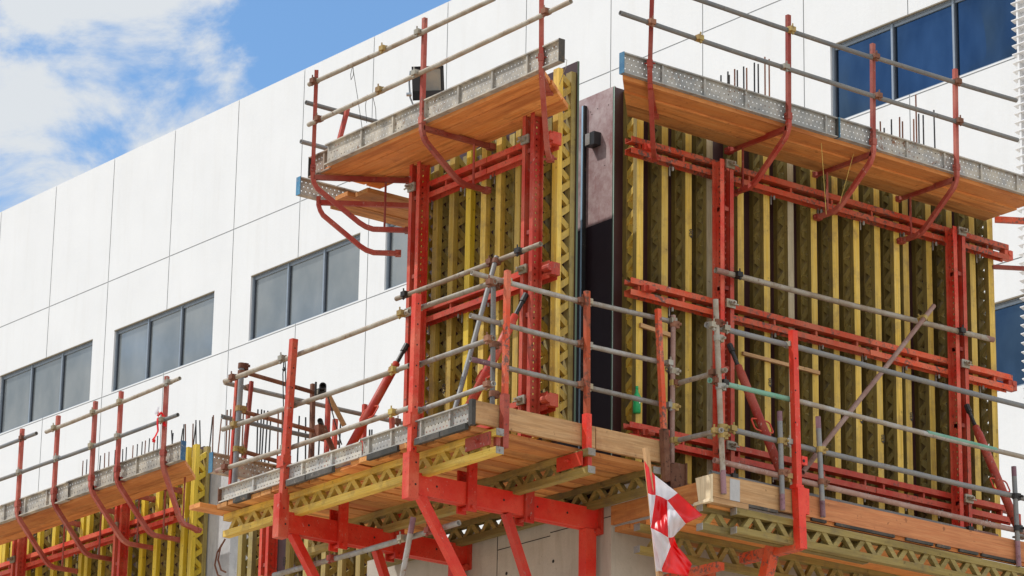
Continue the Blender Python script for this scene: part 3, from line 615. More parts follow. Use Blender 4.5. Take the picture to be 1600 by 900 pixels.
# lower return platform behind the left end
q0 = pt(466, 290, 'Y', 2.9)
toe('blue-ended grey toe board sticking out left below the upper left deck', (-1.68, 2.9, 12.30), (1, 0, 0), 1.9, .185, (0, -1, 0), 'steel_board', ('blue_paint', None), ribs=[], group='steel toe boards')
deck('narrow plank deck on the side brackets at the far left end of the upper formwork', 'x', -1.35, .6, 2.2, 2.88, 12.28, .045, .22, 'plank_x', 'working decks', jit=(.08, 0))
bracket('lower bent bracket without post at the left end of the upper formwork', -1.62, 2.62, 12.2, 12.12, (.80, -.55), .50, 11.66, .80, G, mat='red_old', arm=(12.16, .95), strut=None)
tube('short upper rail of the far side guard behind the leftmost upper post', pt(478, 160, 'Y', 3.0), pt(640, 204, 'Y', 3.0), 'galvanised_dark', group='side rail tubes')
tube('short lower rail of the far side guard behind the leftmost upper post', pt(470, 221, 'Y', 3.0), pt(600, 256, 'Y', 3.0), 'galvanised_dark', group='side rail tubes')
post('slanted dark red guard post behind the upper left toe board', pt(543, 170, 'Y', 2.95), pt(526, 235, 'Y', 2.95), .04, 'red_old', None, holes=False)
# ================================================================== UPPER RIGHT DECK
deck('wooden deck of wide planks on the upper right brackets', 'x', -.72, 4.75, -.99, -.27, 12.675, .045, .24, 'plank_x', 'working decks', skew=(.66, 0))
toe('blue-ended grey perforated toe board at the left end of the upper right deck', (-.74, -1.0, 12.68), (1, 0, 0), 2.70, .205, (0, -1, 0), 'steel_board_grey', ('blue_paint', 'dark_wood_end'), group='steel toe boards', step=.052)
toe('perforated toe board of the upper right deck starting at the small blue mark', (1.98, -1.012, 12.68), (1, 0, 0), .52, .205, (0, -1, 0), 'steel_board_grey', ('blue_paint', None), ribs=[], group='steel toe boards')
toe('pale toe board at the far right end of the upper right deck', (2.44, -.995, 12.68), (1, 0, 0), 2.3, .20, (0, -1, 0), 'steel_board_pale', (None, None), group='steel toe boards')
bracket('tilted guard bracket at the blue end of the upper right deck', -.44, -1.05, 13.75, 12.72, (.60, .62), .50, 12.16, .72, G, mat='red_old', arm=(12.62, .8), lean=(.03, 0))
for lb, x, zt in (('rusty guard bracket left of the dark blue window on the upper right deck', 1.30, 13.78), ('guard bracket in front of the dark blue window on the upper right deck', 2.42, 13.77), ('rightmost guard bracket of the upper right deck', 3.57, 13.79)):
    bracket(lb, x, -1.05, zt, 12.62, (0, 1), .52, 12.16, .80, G, mat='red_old' if x < 2 else 'red_dusky', arm=(12.615, .86), strut=.66, lean=(random.uniform(-.01, .02), 0))
mb = MB(); T = thing('guard_bracket', 'red bracket sticking out past the right end of the wide formwork', 'bracket', (4.95, -.3, 11.9), G)
mb = MB(); a, b_ = pt(1555, 343, 'Y', -.3), pt(1600, 338, 'Y', -.3); mb.bar(a, a+A3((.5, -.30, 0)), .05, .06); link('arm', mb, 'red_orange', T)
mb = MB(); a2 = pt(1551, 417, 'Y', -.3); mb.bar(a2, a2+A3((.5, -.30, 0)), .04, .04); link('brace', mb, 'red_old', T)
mb = MB(); m_ = a+A3((.32, -.19, 0)); mb.rod(m_, (m_[0], m_[1], a2[2]), .012, 8); link('strut', mb, 'red_old', T)
tube('upper handrail tube of the upper right deck, left of the window', pt(1040, -18, 'Y', -1.09), pt(1362, 90, 'Y', -1.09), 'galvanised_dark', cps=[(.59, 'brass_clamp')], group='handrail tubes')
tube('upper handrail tube crossing the dark blue window', pt(1358, 87, 'Y', -1.085), pt(1588, 157, 'Y', -1.085), 'galvanised_dark', cps=[(.03, 'rust_brown'), (.58, 'rust_brown')], group='handrail tubes')
tube('rusty-ended lower handrail tube of the upper right deck', pt(969, 20, 'Y', -1.09), pt(1232, 108, 'Y', -1.09), 'galvanised_dark', cps=[(.17, 'rust_brown'), (.45, 'brass_clamp'), .97], group='handrail tubes')
tube('lower handrail tube under the dark blue window', pt(1226, 106, 'Y', -1.085), pt(1590, 219, 'Y', -1.085), 'galvanised_dark', cps=[(.38, 'rust_brown'), (.73, 'rust_brown')], group='handrail tubes')
for gi, (lab, xs) in enumerate((('thin rebar rising behind the upper right deck left of the first guard post', [(1126, 118), (1136, 112), (1139, 117), (1148, 108), (1153, 110), (1163, 104), (1167, 106), (1179, 98), (1185, 100), (1195, 89), (1202, 92)]), ('thin rebar rising behind the upper right deck right of the window', [(1376, 190), (1380, 200), (1392, 187), (1394, 195), (1404, 183), (1409, 190), (1426, 186), (1431, 148), (1434, 178), (1442, 180), (1460, 172)]))):
    rebars(lab, [((pt(x, y, 'Y', .2)[0], .2, 12.5), pt(x, y, 'Y', .2)[2]-12.5) for x, y in xs], ('rebars behind the upper right deck, left cluster', 'rebars behind the upper right deck, right cluster')[gi], .01, .0085)
mb = MB(); mb.box((0.05, .02, 12.3), (4.9, .30, 12.6)); T = thing('rebar_bed', 'concrete top the upper rebars stand in', 'concrete wall', (2.4, .16, 9)); mb = MB(); mb.box((.05, .03, 9.01), (4.9, .30, 12.55)); link('wall', mb, 'concrete', T)

for i_, (a, b_) in enumerate(((( 1283, 220), (1291, 335)), ((1336, 232), (1312, 318)))):
    mb = MB(); mb.rod(pt(*a, 'Y', -.9), pt(*b_, 'Y', -.6), .0028, 5); single('string', ('yellow string hanging under the blue mark of the upper right toe board', 'yellow string hanging beside the middle bent brace of the upper right deck')[i_], 'string', mb, 'string_yellow')
# ================================================================== LOWER LEFT PLATFORM
GD = 'working decks'
T = deck('wide lower left platform of short cross planks with ragged outer ends', 'x', -2.20, 0.0, -.74, 3.45, 9.115, .045, .185, 'plank_x', GD, jit=(.05, .0))
q = MB(); q.box((-2.42, 3.28, 9.068), (-1.2, 3.47, 9.112)); link('plank', q, 'plank_x', T)
q = MB(); q.box((-2.235, .93, 9.062), (-1.5, 1.2, 9.068)); link('plank', q, 'plank_x', T)
for k, (y0, y1) in enumerate(((-.73, -.36), (-.35, .02), (.28, .75), (1.3, 1.72), (1.74, 2.05), (2.7, 2.95))):
    q = MB(); q.box((-2.262, y0, 9.066), (-2.222, y1, 9.118)); link('edge_batten', q, 'dark_wood_end', T)
T = thing('fascia_board', 'broad tan timber board closing the right end of the lower left platform', 'board', (-1.1, -.77, 9.12))
for x0, x1 in ((-2.19, -.84), (-.83, -.02)):
    mb = MB(); mb.box((x0, -.785, 9.125), (x1, -.745, 9.325)); link('plank', mb, 'plank_pale_x', T)
mb = MB(); mb.box((-2.235, -.79, 9.10), (-2.192, -.74, 9.33)); link('end_batten', mb, 'dark_wood_end', T)
toe('pale holed toe board along the outer edge of the lower left platform, right half', (-2.20, -.72, 9.125), (0, 1, 0), 1.62, .175, (-1, 0, 0), 'steel_board_pale', (None, None), ribs=[.27, .7, 1.15, 1.5], group='steel toe boards')
toe('pale toe board along the outer edge of the lower left platform, left half', (-2.205, .91, 9.125), (0, 1, 0), 2.33, .15, (-1, 0, 0), 'steel_board_pale', (None, 'rust_brown'), ribs=[.45, .93, 1.25, 1.75], group='steel toe boards')
T = toe('curved pale steel board across the far left end of the lower left platform', (-2.15, 3.55, 9.50), (1, 0, 0), 1.5, .20, (0, -1, 0), 'steel_board', ('blue_paint', None), ribs=[.28], group='steel toe boards')
# lattice girders under the planks
def girder(label, A, B, H, mat, ends=(True, True), group='lattice girders under the platforms', ph=0., lat=None):
    A, B = A3(A), A3(B); T = thing('lattice_girder', label, 'girder', (A+B)/2, group)
    mb = MB(); gt_mb(mb, A, B, -Z, H=H, cw=.08, ch=.062, per=.26, web=False); link('chord', mb, mat, T)
    mb = MB(); gt_mb(mb, A, B, -Z, H=H, cw=.08, ch=.062, per=.275, chords=False, ph=ph, bw=(.027, .024)); link('lattice', mb, lat or mat, T)
    d = unit(B-A)
    for e, P in zip(ends, (A-d*.003, B+d*.003)):
        if e:
            mb = MB(); w = unit(np.cross(d, Z))
            for zz in (.031, H-.031): mb.obox(P-Z*zz, d*.0035, w*.041, Z*.032); mb.rod(P-Z*zz, P-Z*zz+(P-(A+B)/2)/np.linalg.norm(P-(A+B)/2)*.006, .008, 6)
            link('end_cap', mb, 'galvanised', T)
    return T
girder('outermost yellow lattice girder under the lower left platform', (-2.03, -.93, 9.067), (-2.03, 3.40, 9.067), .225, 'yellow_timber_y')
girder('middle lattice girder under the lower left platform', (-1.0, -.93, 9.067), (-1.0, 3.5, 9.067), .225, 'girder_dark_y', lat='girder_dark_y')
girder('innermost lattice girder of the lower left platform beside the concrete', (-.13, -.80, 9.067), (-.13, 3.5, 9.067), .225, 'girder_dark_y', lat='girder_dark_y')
# steel brackets carrying it
def main_bracket(label, y, group='large red platform brackets'):
    T = thing('platform_bracket', label, 'bracket', (0, y, 7.2), group)
    mb = MB(); mb.channel((-2.13, y-.045, 8.765), (-.02, y-.045, 8.765), (0, 1, 0), .0-.0+.06, .20, .01); mb.channel((-2.13, y+.075, 8.765), (-.02, y+.075, 8.765), (0, -1, 0), .05, .20, .01); link('cantilever_beam', mb, 'red_bright', T)
    mb = MB()
    for xx in (-1.9, -1.5, -1.14, -.75, -.4): mb.rod((xx, y-.046, 8.77), (xx, y-.047, 8.77), .011, 8)
    link('bolt_hole', mb, 'pit_black', T)
    mb = MB(); mb.bar((-2.06, y, 8.68), (-1.12, y, 7.35), .075, .08, up=Yv); link('brace', mb, 'red_bright', T)
    mb = MB(); mb.bar((-1.08, y, 8.66), (-.30, y, 6.9), .07, .075, up=Yv); link('brace', mb, 'red_bright', T)
    mb = MB(); mb.bar((-.12, y, 8.66), (-.12, y, 6.8), .12, .11, up=Yv); link('leg', mb, 'red_bright', T)
    for xx in (-1.52, -.86):
        mb = MB(); mb.box((xx-.05, y-.075, 8.60), (xx+.05, y-.048, 9.06)); mb.box((xx-.05, y+.08, 8.60), (xx+.05, y+.10, 9.0)); mb.rod((xx, y-.10, 8.64), (xx, y+.12, 8.64), .02, 8); mb.rod((xx, y-.09, 8.97), (xx, y+.1, 8.97), .012, 8); link('hanger_plate', mb, 'red_bright', T)
    mb = MB(); mb.box((-.03, y-.09, 8.62), (-.002, y+.09, 8.90)); mb.rod((-.06, y-.09, 8.64), (-.06, y+.09, 8.64), .03, 8); link('wall_shoe', mb, 'red_bright', T)
    return T
main_bracket('red steel bracket under the right half of the lower left platform', .20)
main_bracket('red steel bracket under the left half of the lower left platform', 2.22)
# tall square guard posts clamped to the brackets
def big_post(label, px0, py0, px1, py1, y, plate_z):
    A, B = pt(px0, py0, 'X', -2.24), pt(px1, py1, 'X', -2.24)
    T = thing('guard_post', label, 'post', B, 'tall red guard posts')
    mb = MB(); mb.sq([A, B], .062, X); link('shaft', mb, 'red_paint', T)
    mb = MB(); c = A3((-2.24, B[1]+(A[1]-B[1])*.42, 9.32)); mb.obox(c+Yv*.03, X*.045, Yv*.055, Z*.055); link('clasp', mb, 'red_paint', T); mb = MB(); mb.obox((-2.235, B[1]+.01, 8.80), X*.055, Yv*.05, Z*.21); link('sleeve', mb, 'red_paint', T)
    mb = MB()
    for t_ in np.linspace(.05, .97, 10): c = A+(B-A)*t_; mb.rod(c-Yv*.0315, c-Yv*.033, .008, 8)
    for zz in (8.92, 8.72): mb.rod((-2.215, B[1]-.041, zz), (-2.215, B[1]-.043, zz), .010, 8)
    link('pin_hole', mb, 'pit_black', T); return T
big_post('tall square red guard post at the middle of the lower left platform', 651, 460, 641, 778, .05, 0)
big_post('tall square red guard post at the left part of the lower left platform', 459, 530, 438, 836, 2.1, 0)
# front-end posts and plates
def end_post(label, A, B, matA, matB, plate, group='guard posts on the fascia board'):
    A, B = A3(A), A3(B); T = thing('guard_post', label, 'post', B, group); M_ = A+(B-A)*.72
    mb = MB(); mb.sq([A, M_], .046, X); link('shaft', mb, matA, T); mb = MB(); mb.sq([M_+Z*.03, B], .062, X); link('sleeve', mb, matB, T)
    if plate:
        mb = MB(); x, y0, y1, z0, z1 = plate; mb.box((x-.055, y0, z0), (x-.043, y1, z1)); mb.box((x-.0, y0-.02, z0), (x+.045, y0+.02, z1)); mb.rod((x-.09, (y0+y1)/2, (z0+z1)/2), (x-.05, (y0+y1)/2, (z0+z1)/2), .012, 8); mb.rod((x-.085, (y0+y1)/2-.02, (z0+z1)/2), (x-.085, (y0+y1)/2+.03, (z0+z1)/2+.01), .011, 8); link('girder_plate', mb, matB, T)
    return T
end_post('red guard post on the fascia board beside the grey standard', pt(793, 423, 'Y', -.83), pt(787, 700, 'Y', -.83), 'red_orange', 'red_old', (-2.03, -.86, -.50, 8.93, 9.05))
end_post('rust-speckled guard post in front of the dark corner gap', pt(917, 455, 'Y', -.83), pt(917, 730, 'Y', -.83), 'rust_orange', 'red_bright', (-1.0, -.86, -.50, 8.92, 9.05))
end_post('leaning orange-red guard post at the right end of the fascia board', pt(1028, 483, 'Y', -.83), pt(1041, 752, 'Y', -.83), 'red_orange', 'rust_brown', None)
mb = MB(); a = pt(1052, 724, 'Y', -.75); mb.obox(a+A3((.06, 0, -.13)), X*.09, Yv*.006, Z*.14); mb.obox(a+A3((.14, 0, -.10)), X*.006, Yv*.03, Z*.12); single('steel_plate', 'rusty flat steel plate beside the leaning post at the fascia end', 'plate', mb, 'rust_brown')
# long rails on the outer side (X=-2.28) and short rails on the fascia side
GH = 'guardrail tubes of the lower left platform'
tube('long weathered top rail on the outer side of the lower left platform', pt(351, 596, 'X', -2.16), pt(640, 486.5, 'X', -2.16), 'galvanised_warm', cps=[(.06, 'rust_brown'), .34, (.97, 'brass_clamp')], group=GH)
tube('middle rail on the outer side of the lower left platform, left length', pt(348, 671, 'X', -2.16), pt(640, 571, 'X', -2.16), 'galvanised_warm', cps=[(.08, 'brass_clamp'), .40, (.93, 'brass_clamp')], group=GH)
tube('bottom rail on the outer side of the lower left platform, left length', pt(339, 736, 'X', -2.16), pt(640, 637, 'X', -2.16), 'galvanised_warm', cps=[(.06, 'rust_brown'), .38, (.93, 'brass_clamp')], group=GH, tips=((0, .05, "tube_rusty"),))
tube('top rail length ending at the grey standard of the platform corner', pt(651, 483, 'X', -2.16), pt(774, 440, 'X', -2.16), 'galvanised_warm', cps=[.03, (.97, 'rust_brown')], group=GH)
tube('middle rail length ending at the grey standard of the platform corner', pt(651, 571, 'X', -2.16), pt(772, 528, 'X', -2.16), 'galvanised', cps=[.03, (.96, 'rust_brown')], group=GH)
tube('bottom rail length ending at the grey standard of the platform corner', pt(651, 643, 'X', -2.16), pt(772, 599, 'X', -2.16), 'galvanised', cps=[.03, (.95, 'rust_brown')], group=GH)
tube('high rail crossing in front of the left formwork strongbacks', pt(619, 467, 'X', -1.30), pt(845, 381, 'X', -1.30), 'galvanised_warm', cps=[(.08, 'black_steel'), (.68, 'rust_brown'), (.87, 'black_steel')], group=GH)
tube('upper rail over the fascia board from the corner standard rightwards', pt(737, 426, 'Y', -.76), pt(910, 472, 'Y', -.76), 'galvanised', cps=[.3, (.97, 'rust_brown')], group=GH)
tube('upper rail over the fascia board crossing the dark corner gap', pt(912, 471, 'Y', -.765), pt(1052, 503, 'Y', -.765), 'galvanised', cps=[.03, .97], group=GH)
tube('middle rail over the fascia board from the corner standard rightwards', pt(735, 493, 'Y', -.76), pt(910, 539, 'Y', -.76), 'galvanised', cps=[.28, (.97, 'rust_brown')], group=GH)
tube('middle rail over the fascia board crossing the dark corner gap', pt(912, 539, 'Y', -.765), pt(1047, 569, 'Y', -.765), 'galvanised', cps=[.03, .97], group=GH)
tube('rusty-ended lower rail over the fascia board from the corner standard rightwards', pt(735, 561, 'Y', -.76), pt(910, 603, 'Y', -.76), 'galvanised', cps=[(.28, 'rust_brown'), (.97, 'rust_brown')], group=GH, tips=((0, .16, "violet_paint"),))
tube('lower rail over the fascia board crossing the dark corner gap', pt(912, 604, 'Y', -.765), pt(1047, 635, 'Y', -.765), 'galvanised', cps=[.03, .97], group=GH)
tube('grey upright standard at the corner of the lower left platform', pt(771, 440, 'Y', -.70), pt(769, 660, 'Y', -.70), 'galvanised_dark', cps=[(.02, 'rust_brown'), (.45, 'rust_brown'), (.8, 'rust_brown')])
tube('grey raking tube in front of the yellow beams beside the corner standard', pt(776, 401, 'X', -1.32), pt(708, 650, 'X', -1.9), 'galvanised_dark', cps=[(.03, 'rust_brown')])
tube('brown upright standard at the right end of the fascia rails', pt(1052, 493, 'Y', -.80), pt(1050, 724, 'Y', -.80), 'tube_rusty', cps=[(.06, 'rust_brown'), .38, (.46, 'brass_clamp'), (.62, 'brass_clamp'), (.85, 'brass_clamp')])
prop('red raking prop left of the left strongback', (-1.20, 1.66, 10.55), (-1.86, 1.66, 9.36), 'push-pull props')
prop('red raking prop in front of the second strongback beside the grey standard', (-1.20, -.19, 10.62), (-1.90, -.19, 9.30), 'push-pull props')
# rails and posts across the far left end
GE = 'end guard tubes of the lower left platform'
ye = 3.35
tube('brown top cross rail at the left end of the lower left platform', pt(376, 580, 'Y', ye), pt(500, 616, 'Y', ye), 'rust_brown', cps=[.02, .97], group=GE, r=.022)
tube('brown middle cross rail at the left end of the lower left platform', pt(368, 640, 'Y', ye), pt(500, 676, 'Y', ye), 'rust_brown', cps=[(.03, 'brass_clamp'), .97], group=GE, r=.022)
tube('brown bottom cross rail at the left end of the lower left platform', pt(372, 703, 'Y', ye), pt(590, 765, 'Y', ye), 'rust_brown', cps=[(.02, 'brass_clamp')], group=GE, r=.022)
tube('long grey top rail on the hidden side behind the lower left platform', pt(351, 598, 'Y', 4.0), pt(640, 664, 'Y', 4.0), 'galvanised', cps=[(.12, 'rust_brown'), (.56, 'rust_brown'), (.76, 'rust_brown'), (.92, 'rust_brown')], group=GE)
tube('long grey lower rail on the hidden side behind the lower left platform', pt(347, 651, 'Y', 4.0), pt(530, 692, 'Y', 4.0), 'galvanised_dark', group=GE)
tube('rusty upright standard at the left end of the lower left platform', pt(378, 568, 'Y', ye-.05), pt(366, 760, 'Y', ye-.05), 'galvanised_dark', cps=[(.02, 'rust_brown'), (.08, 'rust_brown'), (.37, 'brass_clamp'), (.70, 'brass_clamp')], r=.028)
post('slim orange-red post just left of the rusty standard', pt(371, 590, 'Y', ye+.02), pt(360, 760, 'Y', ye+.02), .035, 'red_paint', 'thin guard posts behind the lower left platform', holes=False)
for lb, a, b_, m_ in (('thin red post leaning behind the rusty standard', (393, 596), (378, 745), 'red_old'), ('brown post behind the left guard post, under the tube elbow', (489, 600), (487, 715), 'rust_brown'), ('red post right of the brown raking timber', (513, 620), (510, 715), 'red_paint'),
                      ('short red post beside the cable', (524, 655), (521, 720), 'red_paint'), ('red post crossed by the left raking prop', (570, 632), (568, 690), 'red_paint'), ('short red post left of the middle guard post', (612, 652), (614, 678), 'red_paint')):
    post(lb, pt(*a, 'Y', 3.9), pt(*b_, 'Y', 3.9)-Z*.1, .042 if 'leaning' not in lb else .034, m_, 'thin guard posts behind the lower left platform', holes=False)
c_ = pt(505, 607, 'Y', 3.3); T = thing('swivel_coupler', 'dark round tube end with clamp above the middle rail left end', 'coupler', c_); mb = MB(); mb.sweep([c_+A3((-.06, -.08, 0)), c_+A3((.05, .08, 0))], .037, 12, hollow=.7); link('ring', mb, 'black_steel', T)
mb = MB(); mb.obox(c_+A3((-.03, 0, -.06)), X*.03, Yv*.03, Z*.05); mb.rod(c_+A3((-.09, 0, .05)), c_+A3((-.09, 0, -.12)), .012, 6); link('clamp', mb, 'black_steel', T)
c_ = pt(501, 662, 'Y', 3.3); T = thing('swivel_coupler', 'brown tube clamp at the end of the middle cross rail', 'coupler', c_-Z*.1); mb = MB(); mb.sweep([c_+A3((-.05, -.06, .01)), c_+A3((.05, .06, .01))], .028, 12, hollow=.7); link('ring', mb, 'black_steel', T)
mb = MB(); mb.obox(c_+A3((.0, 0, -.09)), X*.05, Yv*.04, Z*.07); link('clamp', mb, 'rust_brown', T)
tube('brown raking tube behind the middle rail left of the red prop', pt(512, 615, 'Y', 3.2), pt(538, 665, 'Y', 3.2), 'plank_pale_x', r=.026)
tube('short reddish raking tube below the brown clamp', pt(506, 668, 'Y', 3.2), pt(524, 712, 'Y', 3.2), 'rust_brown', r=.027)
mb = MB(); mb.sweep([pt(512, 617, 'Y', 3.1), pt(518, 640, 'Y', 3.1), pt(527, 672, 'Y', 3.1), pt(534, 695, 'Y', 3.1)], .006, 6, ref=Yv); single('cable', 'black cable hanging beside the brown raking tube', 'cable', mb, 'cable_black')
mb = MB()
for o_ in (0, .045): mb.sweep([pt(444, 556, 'X', -2.13)-Yv*o_*.3, pt(442, 585, 'X', -2.13)-Yv*o_, pt(443, 640, 'X', -2.13)-Yv*o_, pt(443, 690, 'X', -2.13)-Yv*o_*.8], .006, 6, ref=X)
mb.ball(pt(444, 577, 'X', -2.13), .022, 8, (.8, 1.2, 1)); single('cable', 'doubled black cable hanging from the top rail by the left guard post', 'cable', mb, 'cable_black')
deck('lower side deck of short planks seen between the red bracket legs', 'y', -1.2, 0.3, 4.02, 5.2, 8.70, .045, .2, 'plank_y', GD, jit=(.02, .0))
girder('dark lattice girder of the lower side deck behind the bracket legs', (-1.25, 3.98, 8.60), (1.2, 3.98, 8.60), .225, 'weathered_web_x')
mb = MB(); mb.box((-1.30, 3.93, 8.22), (-.75, 3.95, 8.40)); mb.rod((-1.0, 3.92, 8.33), (-.9, 3.92, 8.34), .015, 8); single('steel_plate', 'red plate bolted on the girder below the lower side deck', 'plate', mb, 'red_paint')
# galvanised tubes clamped across the bracket legs near the viewer
tube('long grey tube clamped across the red brackets at the bottom of the photo', pt(428, 899, 'X', -1.80), pt(717, 817, 'X', -1.80), 'galvanised', cps=[(.34, 'red_old'), (.86, 'red_old'), (.72, 'clamp_steel')], r=.026, side=(-1, 0, 0))
tube('short raking grey tube crossing the long tube at the bottom', pt(646, 808, 'X', -1.86), pt(624, 925, 'X', -1.86), 'galvanised', r=.026, tips=((0, .22, "violet_paint"),))
# ================================================================== LOWER RIGHT PLATFORM
T = deck('lower right platform of long planks carrying the wide formwork', 'x', 0.02, 4.9, -1.36, -.02, 8.665, .045, .22, 'plank_x', GD)
T = thing('fascia_board', 'long reddish timber toe board along the front of the lower right platform', 'board', (2.5, -1.4, 8.67))
mb = MB(); mb.box((1.04, -1.425, 8.70), (5.0, -1.385, 8.90)); link('plank', mb, 'plank_red_x', T)
mb = MB(); mb.box((1.04, -1.40, 8.665), (5.0, -1.37, 8.70)); link('plank', mb, 'plank_x', T)
for x0, x1 in ((.35, .78), (1.2, 1.38), (1.5, 2.25), (2.4, 2.75), (2.8, 2.98), (3.1, 3.35), (3.4, 3.9)): mb = MB(); mb.box((x0, -1.428, 8.672), (x1, -1.402, 8.698)); link('edge_batten', mb, 'dark_wood_end', T)
T = thing('fascia_board', 'pale timber toe board with broken splintered corner left of the red post', 'board', (.5, -1.4, 8.67))
mb = MB(); mb.box((.0, -1.425, 8.70), (1.02, -1.385, 8.915)); link('plank', mb, 'plank_pale_x', T)
mb = MB(); mb.hexa([(-.035, -1.43, 8.66), (-.005, -1.43, 8.66), (-.005, -1.27, 8.66), (-.035, -1.27, 8.66), (-.03, -1.43, 8.90), (-.006, -1.43, 8.905), (-.006, -1.20, 8.87), (-.03, -1.22, 8.90)]); mb.hexa([(-.06, -1.44, 8.645), (-.01, -1.44, 8.645), (-.01, -1.24, 8.645), (-.06, -1.22, 8.64), (-.055, -1.44, 8.675), (-.01, -1.44, 8.675), (-.01, -1.24, 8.675), (-.05, -1.22, 8.67)]); link('splintered_end', mb, 'broken_wood', T)
mb = MB(); mb.box((.0, -1.43, 8.645), (.42, -1.36, 8.695)); link('ledger', mb, 'plank_pale_x', T)
mb = MB(); mb.box((.20, -1.427, 8.70), (.32, -1.4255, 8.90)); link('cement_smear', mb, 'concrete_grey', T)
mb = MB(); mb.box((-.03, -1.25, 8.68), (-.0, -.03, 8.86)); single('fascia_board', 'dull brown board across the left end of the lower right platform behind the flag', 'board', mb, 'plank_y')
girder('front lattice girder under the lower right platform', (.27, -1.40, 8.64), (5.0, -1.40, 8.64), .235, 'girder_dark_x', lat='old_timber_x', ph=.05)
girder('stub of lattice girder just behind the front one at the splintered corner', (-.03, -1.28, 8.645), (2.0, -1.28, 8.645), .235, 'girder_dark_x', lat='old_timber_x', ph=.1)
girder('rear lattice girder under the lower right platform above the concrete', (-.04, -.42, 8.62), (5.0, -.42, 8.62), .27, 'girder_dark_x', lat='old_timber_x')
T = thing('guard_post', 'bright red guard post with sleeve in front of the wide formwork', 'post', (1.0, -1.48, 8.36), 'tall red guard posts')
mb = MB(); mb.sq([pt(1239, 517, 'Y', -1.48), pt(1246, 770, 'Y', -1.48)], .062, X); link('shaft', mb, 'red_bright', T)
a, b_ = pt(1247, 762, 'Y', -1.48), pt(1251, 858, 'Y', -1.48); mb = MB(); mb.sq([a, b_], .085, X); mb.obox(a+A3((.06, 0, -.12)), X*.05, Yv*.03, Z*.12); mb.obox(pt(1256, 720, 'Y', -1.47), X*.035, Yv*.012, Z*.04); mb.sq([pt(1245, 758, 'Y', -1.475), pt(1245, 764, 'Y', -1.475)], .09, X); link('sleeve', mb, 'red_bright', T)
mb = MB(); c_ = pt(1256, 720, 'Y', -1.485); mb.rod(c_, c_-Yv*.002, .015, 8)
for py in (560, 610, 660, 707): c_ = pt(1243, py, 'Y', -1.5115); mb.rod(c_, c_-Yv*.002, .008, 8)
link('pin_hole', mb, 'pit_black', T)
T = thing('platform_bracket', 'orange-red steel bracket arm under the bright red guard post', 'bracket', (1.0, -.7, 7.5), 'large red platform brackets')
mb = MB(); e0 = A3((1.0, -1.46, 8.40)); mb.bar(e0, (1.0, -.70, 8.40), .09, .09); link('cantilever_beam', mb, 'red_orange', T)
mb = MB(); k0 = pt(1209, 850, 'X', .98); mb.bar(k0, k0+A3((-.0, .48, -1.25)), .10, .10, up=X); link('brace', mb, 'red_orange', T)
T = thing('platform_bracket', 'small red hollow bracket end below the rear girder by the flag', 'bracket', (.3, -.3, 7.5), 'large red platform brackets')
mb = MB(); c_ = pt(1126, 884, 'Y', -.9); mb.bar(c_, c_+A3((0, .75, 0)), .09, .07); link('cantilever_beam', mb, 'red_orange', T)
mb = MB(); c_ = pt(1107, 880, 'Y', -.35); mb.bar(c_, c_-Z*1.0, .10, .10, up=X); link('leg', mb, 'red_orange', T)
GS = 'upright tubes of the lower right platform'
tube('pale upright standard at the left end of the lower right guardrail', pt(1118, 468, 'Y', -1.46), pt(1131, 772, 'Y', -1.46), 'galvanised_warm', cps=[(.12, 'rust_brown'), (.2, 'clamp_steel'), (.45, 'clamp_steel'), (.66, 'brass_clamp'), (.70, 'brass_clamp')], group=GS, r=.026, tips=((.88, 1, "violet_paint"),))
tube('short upright tube with violet tip left of the bright red post', pt(1218, 643, 'Y', -1.46), pt(1223, 797, 'Y', -1.46), 'galvanised_dark', cps=[(.3, 'brass_clamp'), (.62, 'rust_brown')], group=GS, r=.0245, tips=((0, .10, "violet_paint"), (.84, 1, "violet_paint")))
tube('short upright tube with violet tip right of the bright red post', pt(1278, 651, 'Y', -1.46), pt(1286, 808, 'Y', -1.46), 'galvanised_dark', cps=[(.33, 'brass_clamp'), (.65, 'rust_brown')], group=GS, r=.0245, tips=((0, .12, "violet_paint"), (.84, 1, "violet_paint")))
tube('dark upright tube near the right edge of the photo', pt(1584, 729, 'Y', -1.46), pt(1592, 885, 'Y', -1.46), 'galvanised_dark', cps=[(.3, 'black_steel'), (.62, 'black_steel')], group=GS, r=.0245, tips=((0, .10, "violet_paint"), (.75, 1, "violet_paint")))
for px0, py0, px1, py1, yv in ((1218, 643, 1219, 655, -1.461), (1278, 651, 1279, 668, -1.461), (1584, 729, 1585, 740, -1.461)): pass
GR = 'guardrail tubes of the lower right platform'
tube('speckled rail clamped high across the strongbacks of the wide formwork', pt(1118, 422, 'Y', -.50), pt(1552, 531, 'Y', -.50), 'galvanised_warm', cps=[(.07, 'black_steel'), (.87, 'black_steel')], group=GR, r=.028, tips=((0, .04, "tube_rusty"), (.97, 1, "tube_rusty")))
tube('grey top rail left of the bright red post', pt(1103, 507, 'Y', -1.42), pt(1238, 541, 'Y', -1.42), 'galvanised_dark', cps=[.05, .2, .95], group=GR, r=.026)
tube('grey top rail right of the bright red post', pt(1236, 540, 'Y', -1.415), pt(1640, 645, 'Y', -1.415), 'galvanised_dark', group=GR, r=.026)
tube('green painted rail left of the bright red post', pt(1108, 594, 'Y', -1.42), pt(1243, 626, 'Y', -1.42), 'tube_green', cps=[(.05, 'rust_brown'), (.15, 'black_steel')], group=GR, r=.024)
tube('grey rail right of the bright red post that turns green in the middle', pt(1241, 625, 'Y', -1.415), pt(1640, 724, 'Y', -1.415), 'galvanised', group=GR, r=.024)
mb = MB(); mb.rod(pt(1448, 676, 'Y', -1.415), pt(1556, 703, 'Y', -1.415), .0246, 14); link('painted_length', mb, 'tube_green', [o for o in COL.objects if o.get('label', '').startswith('grey rail right of the bright')][0])
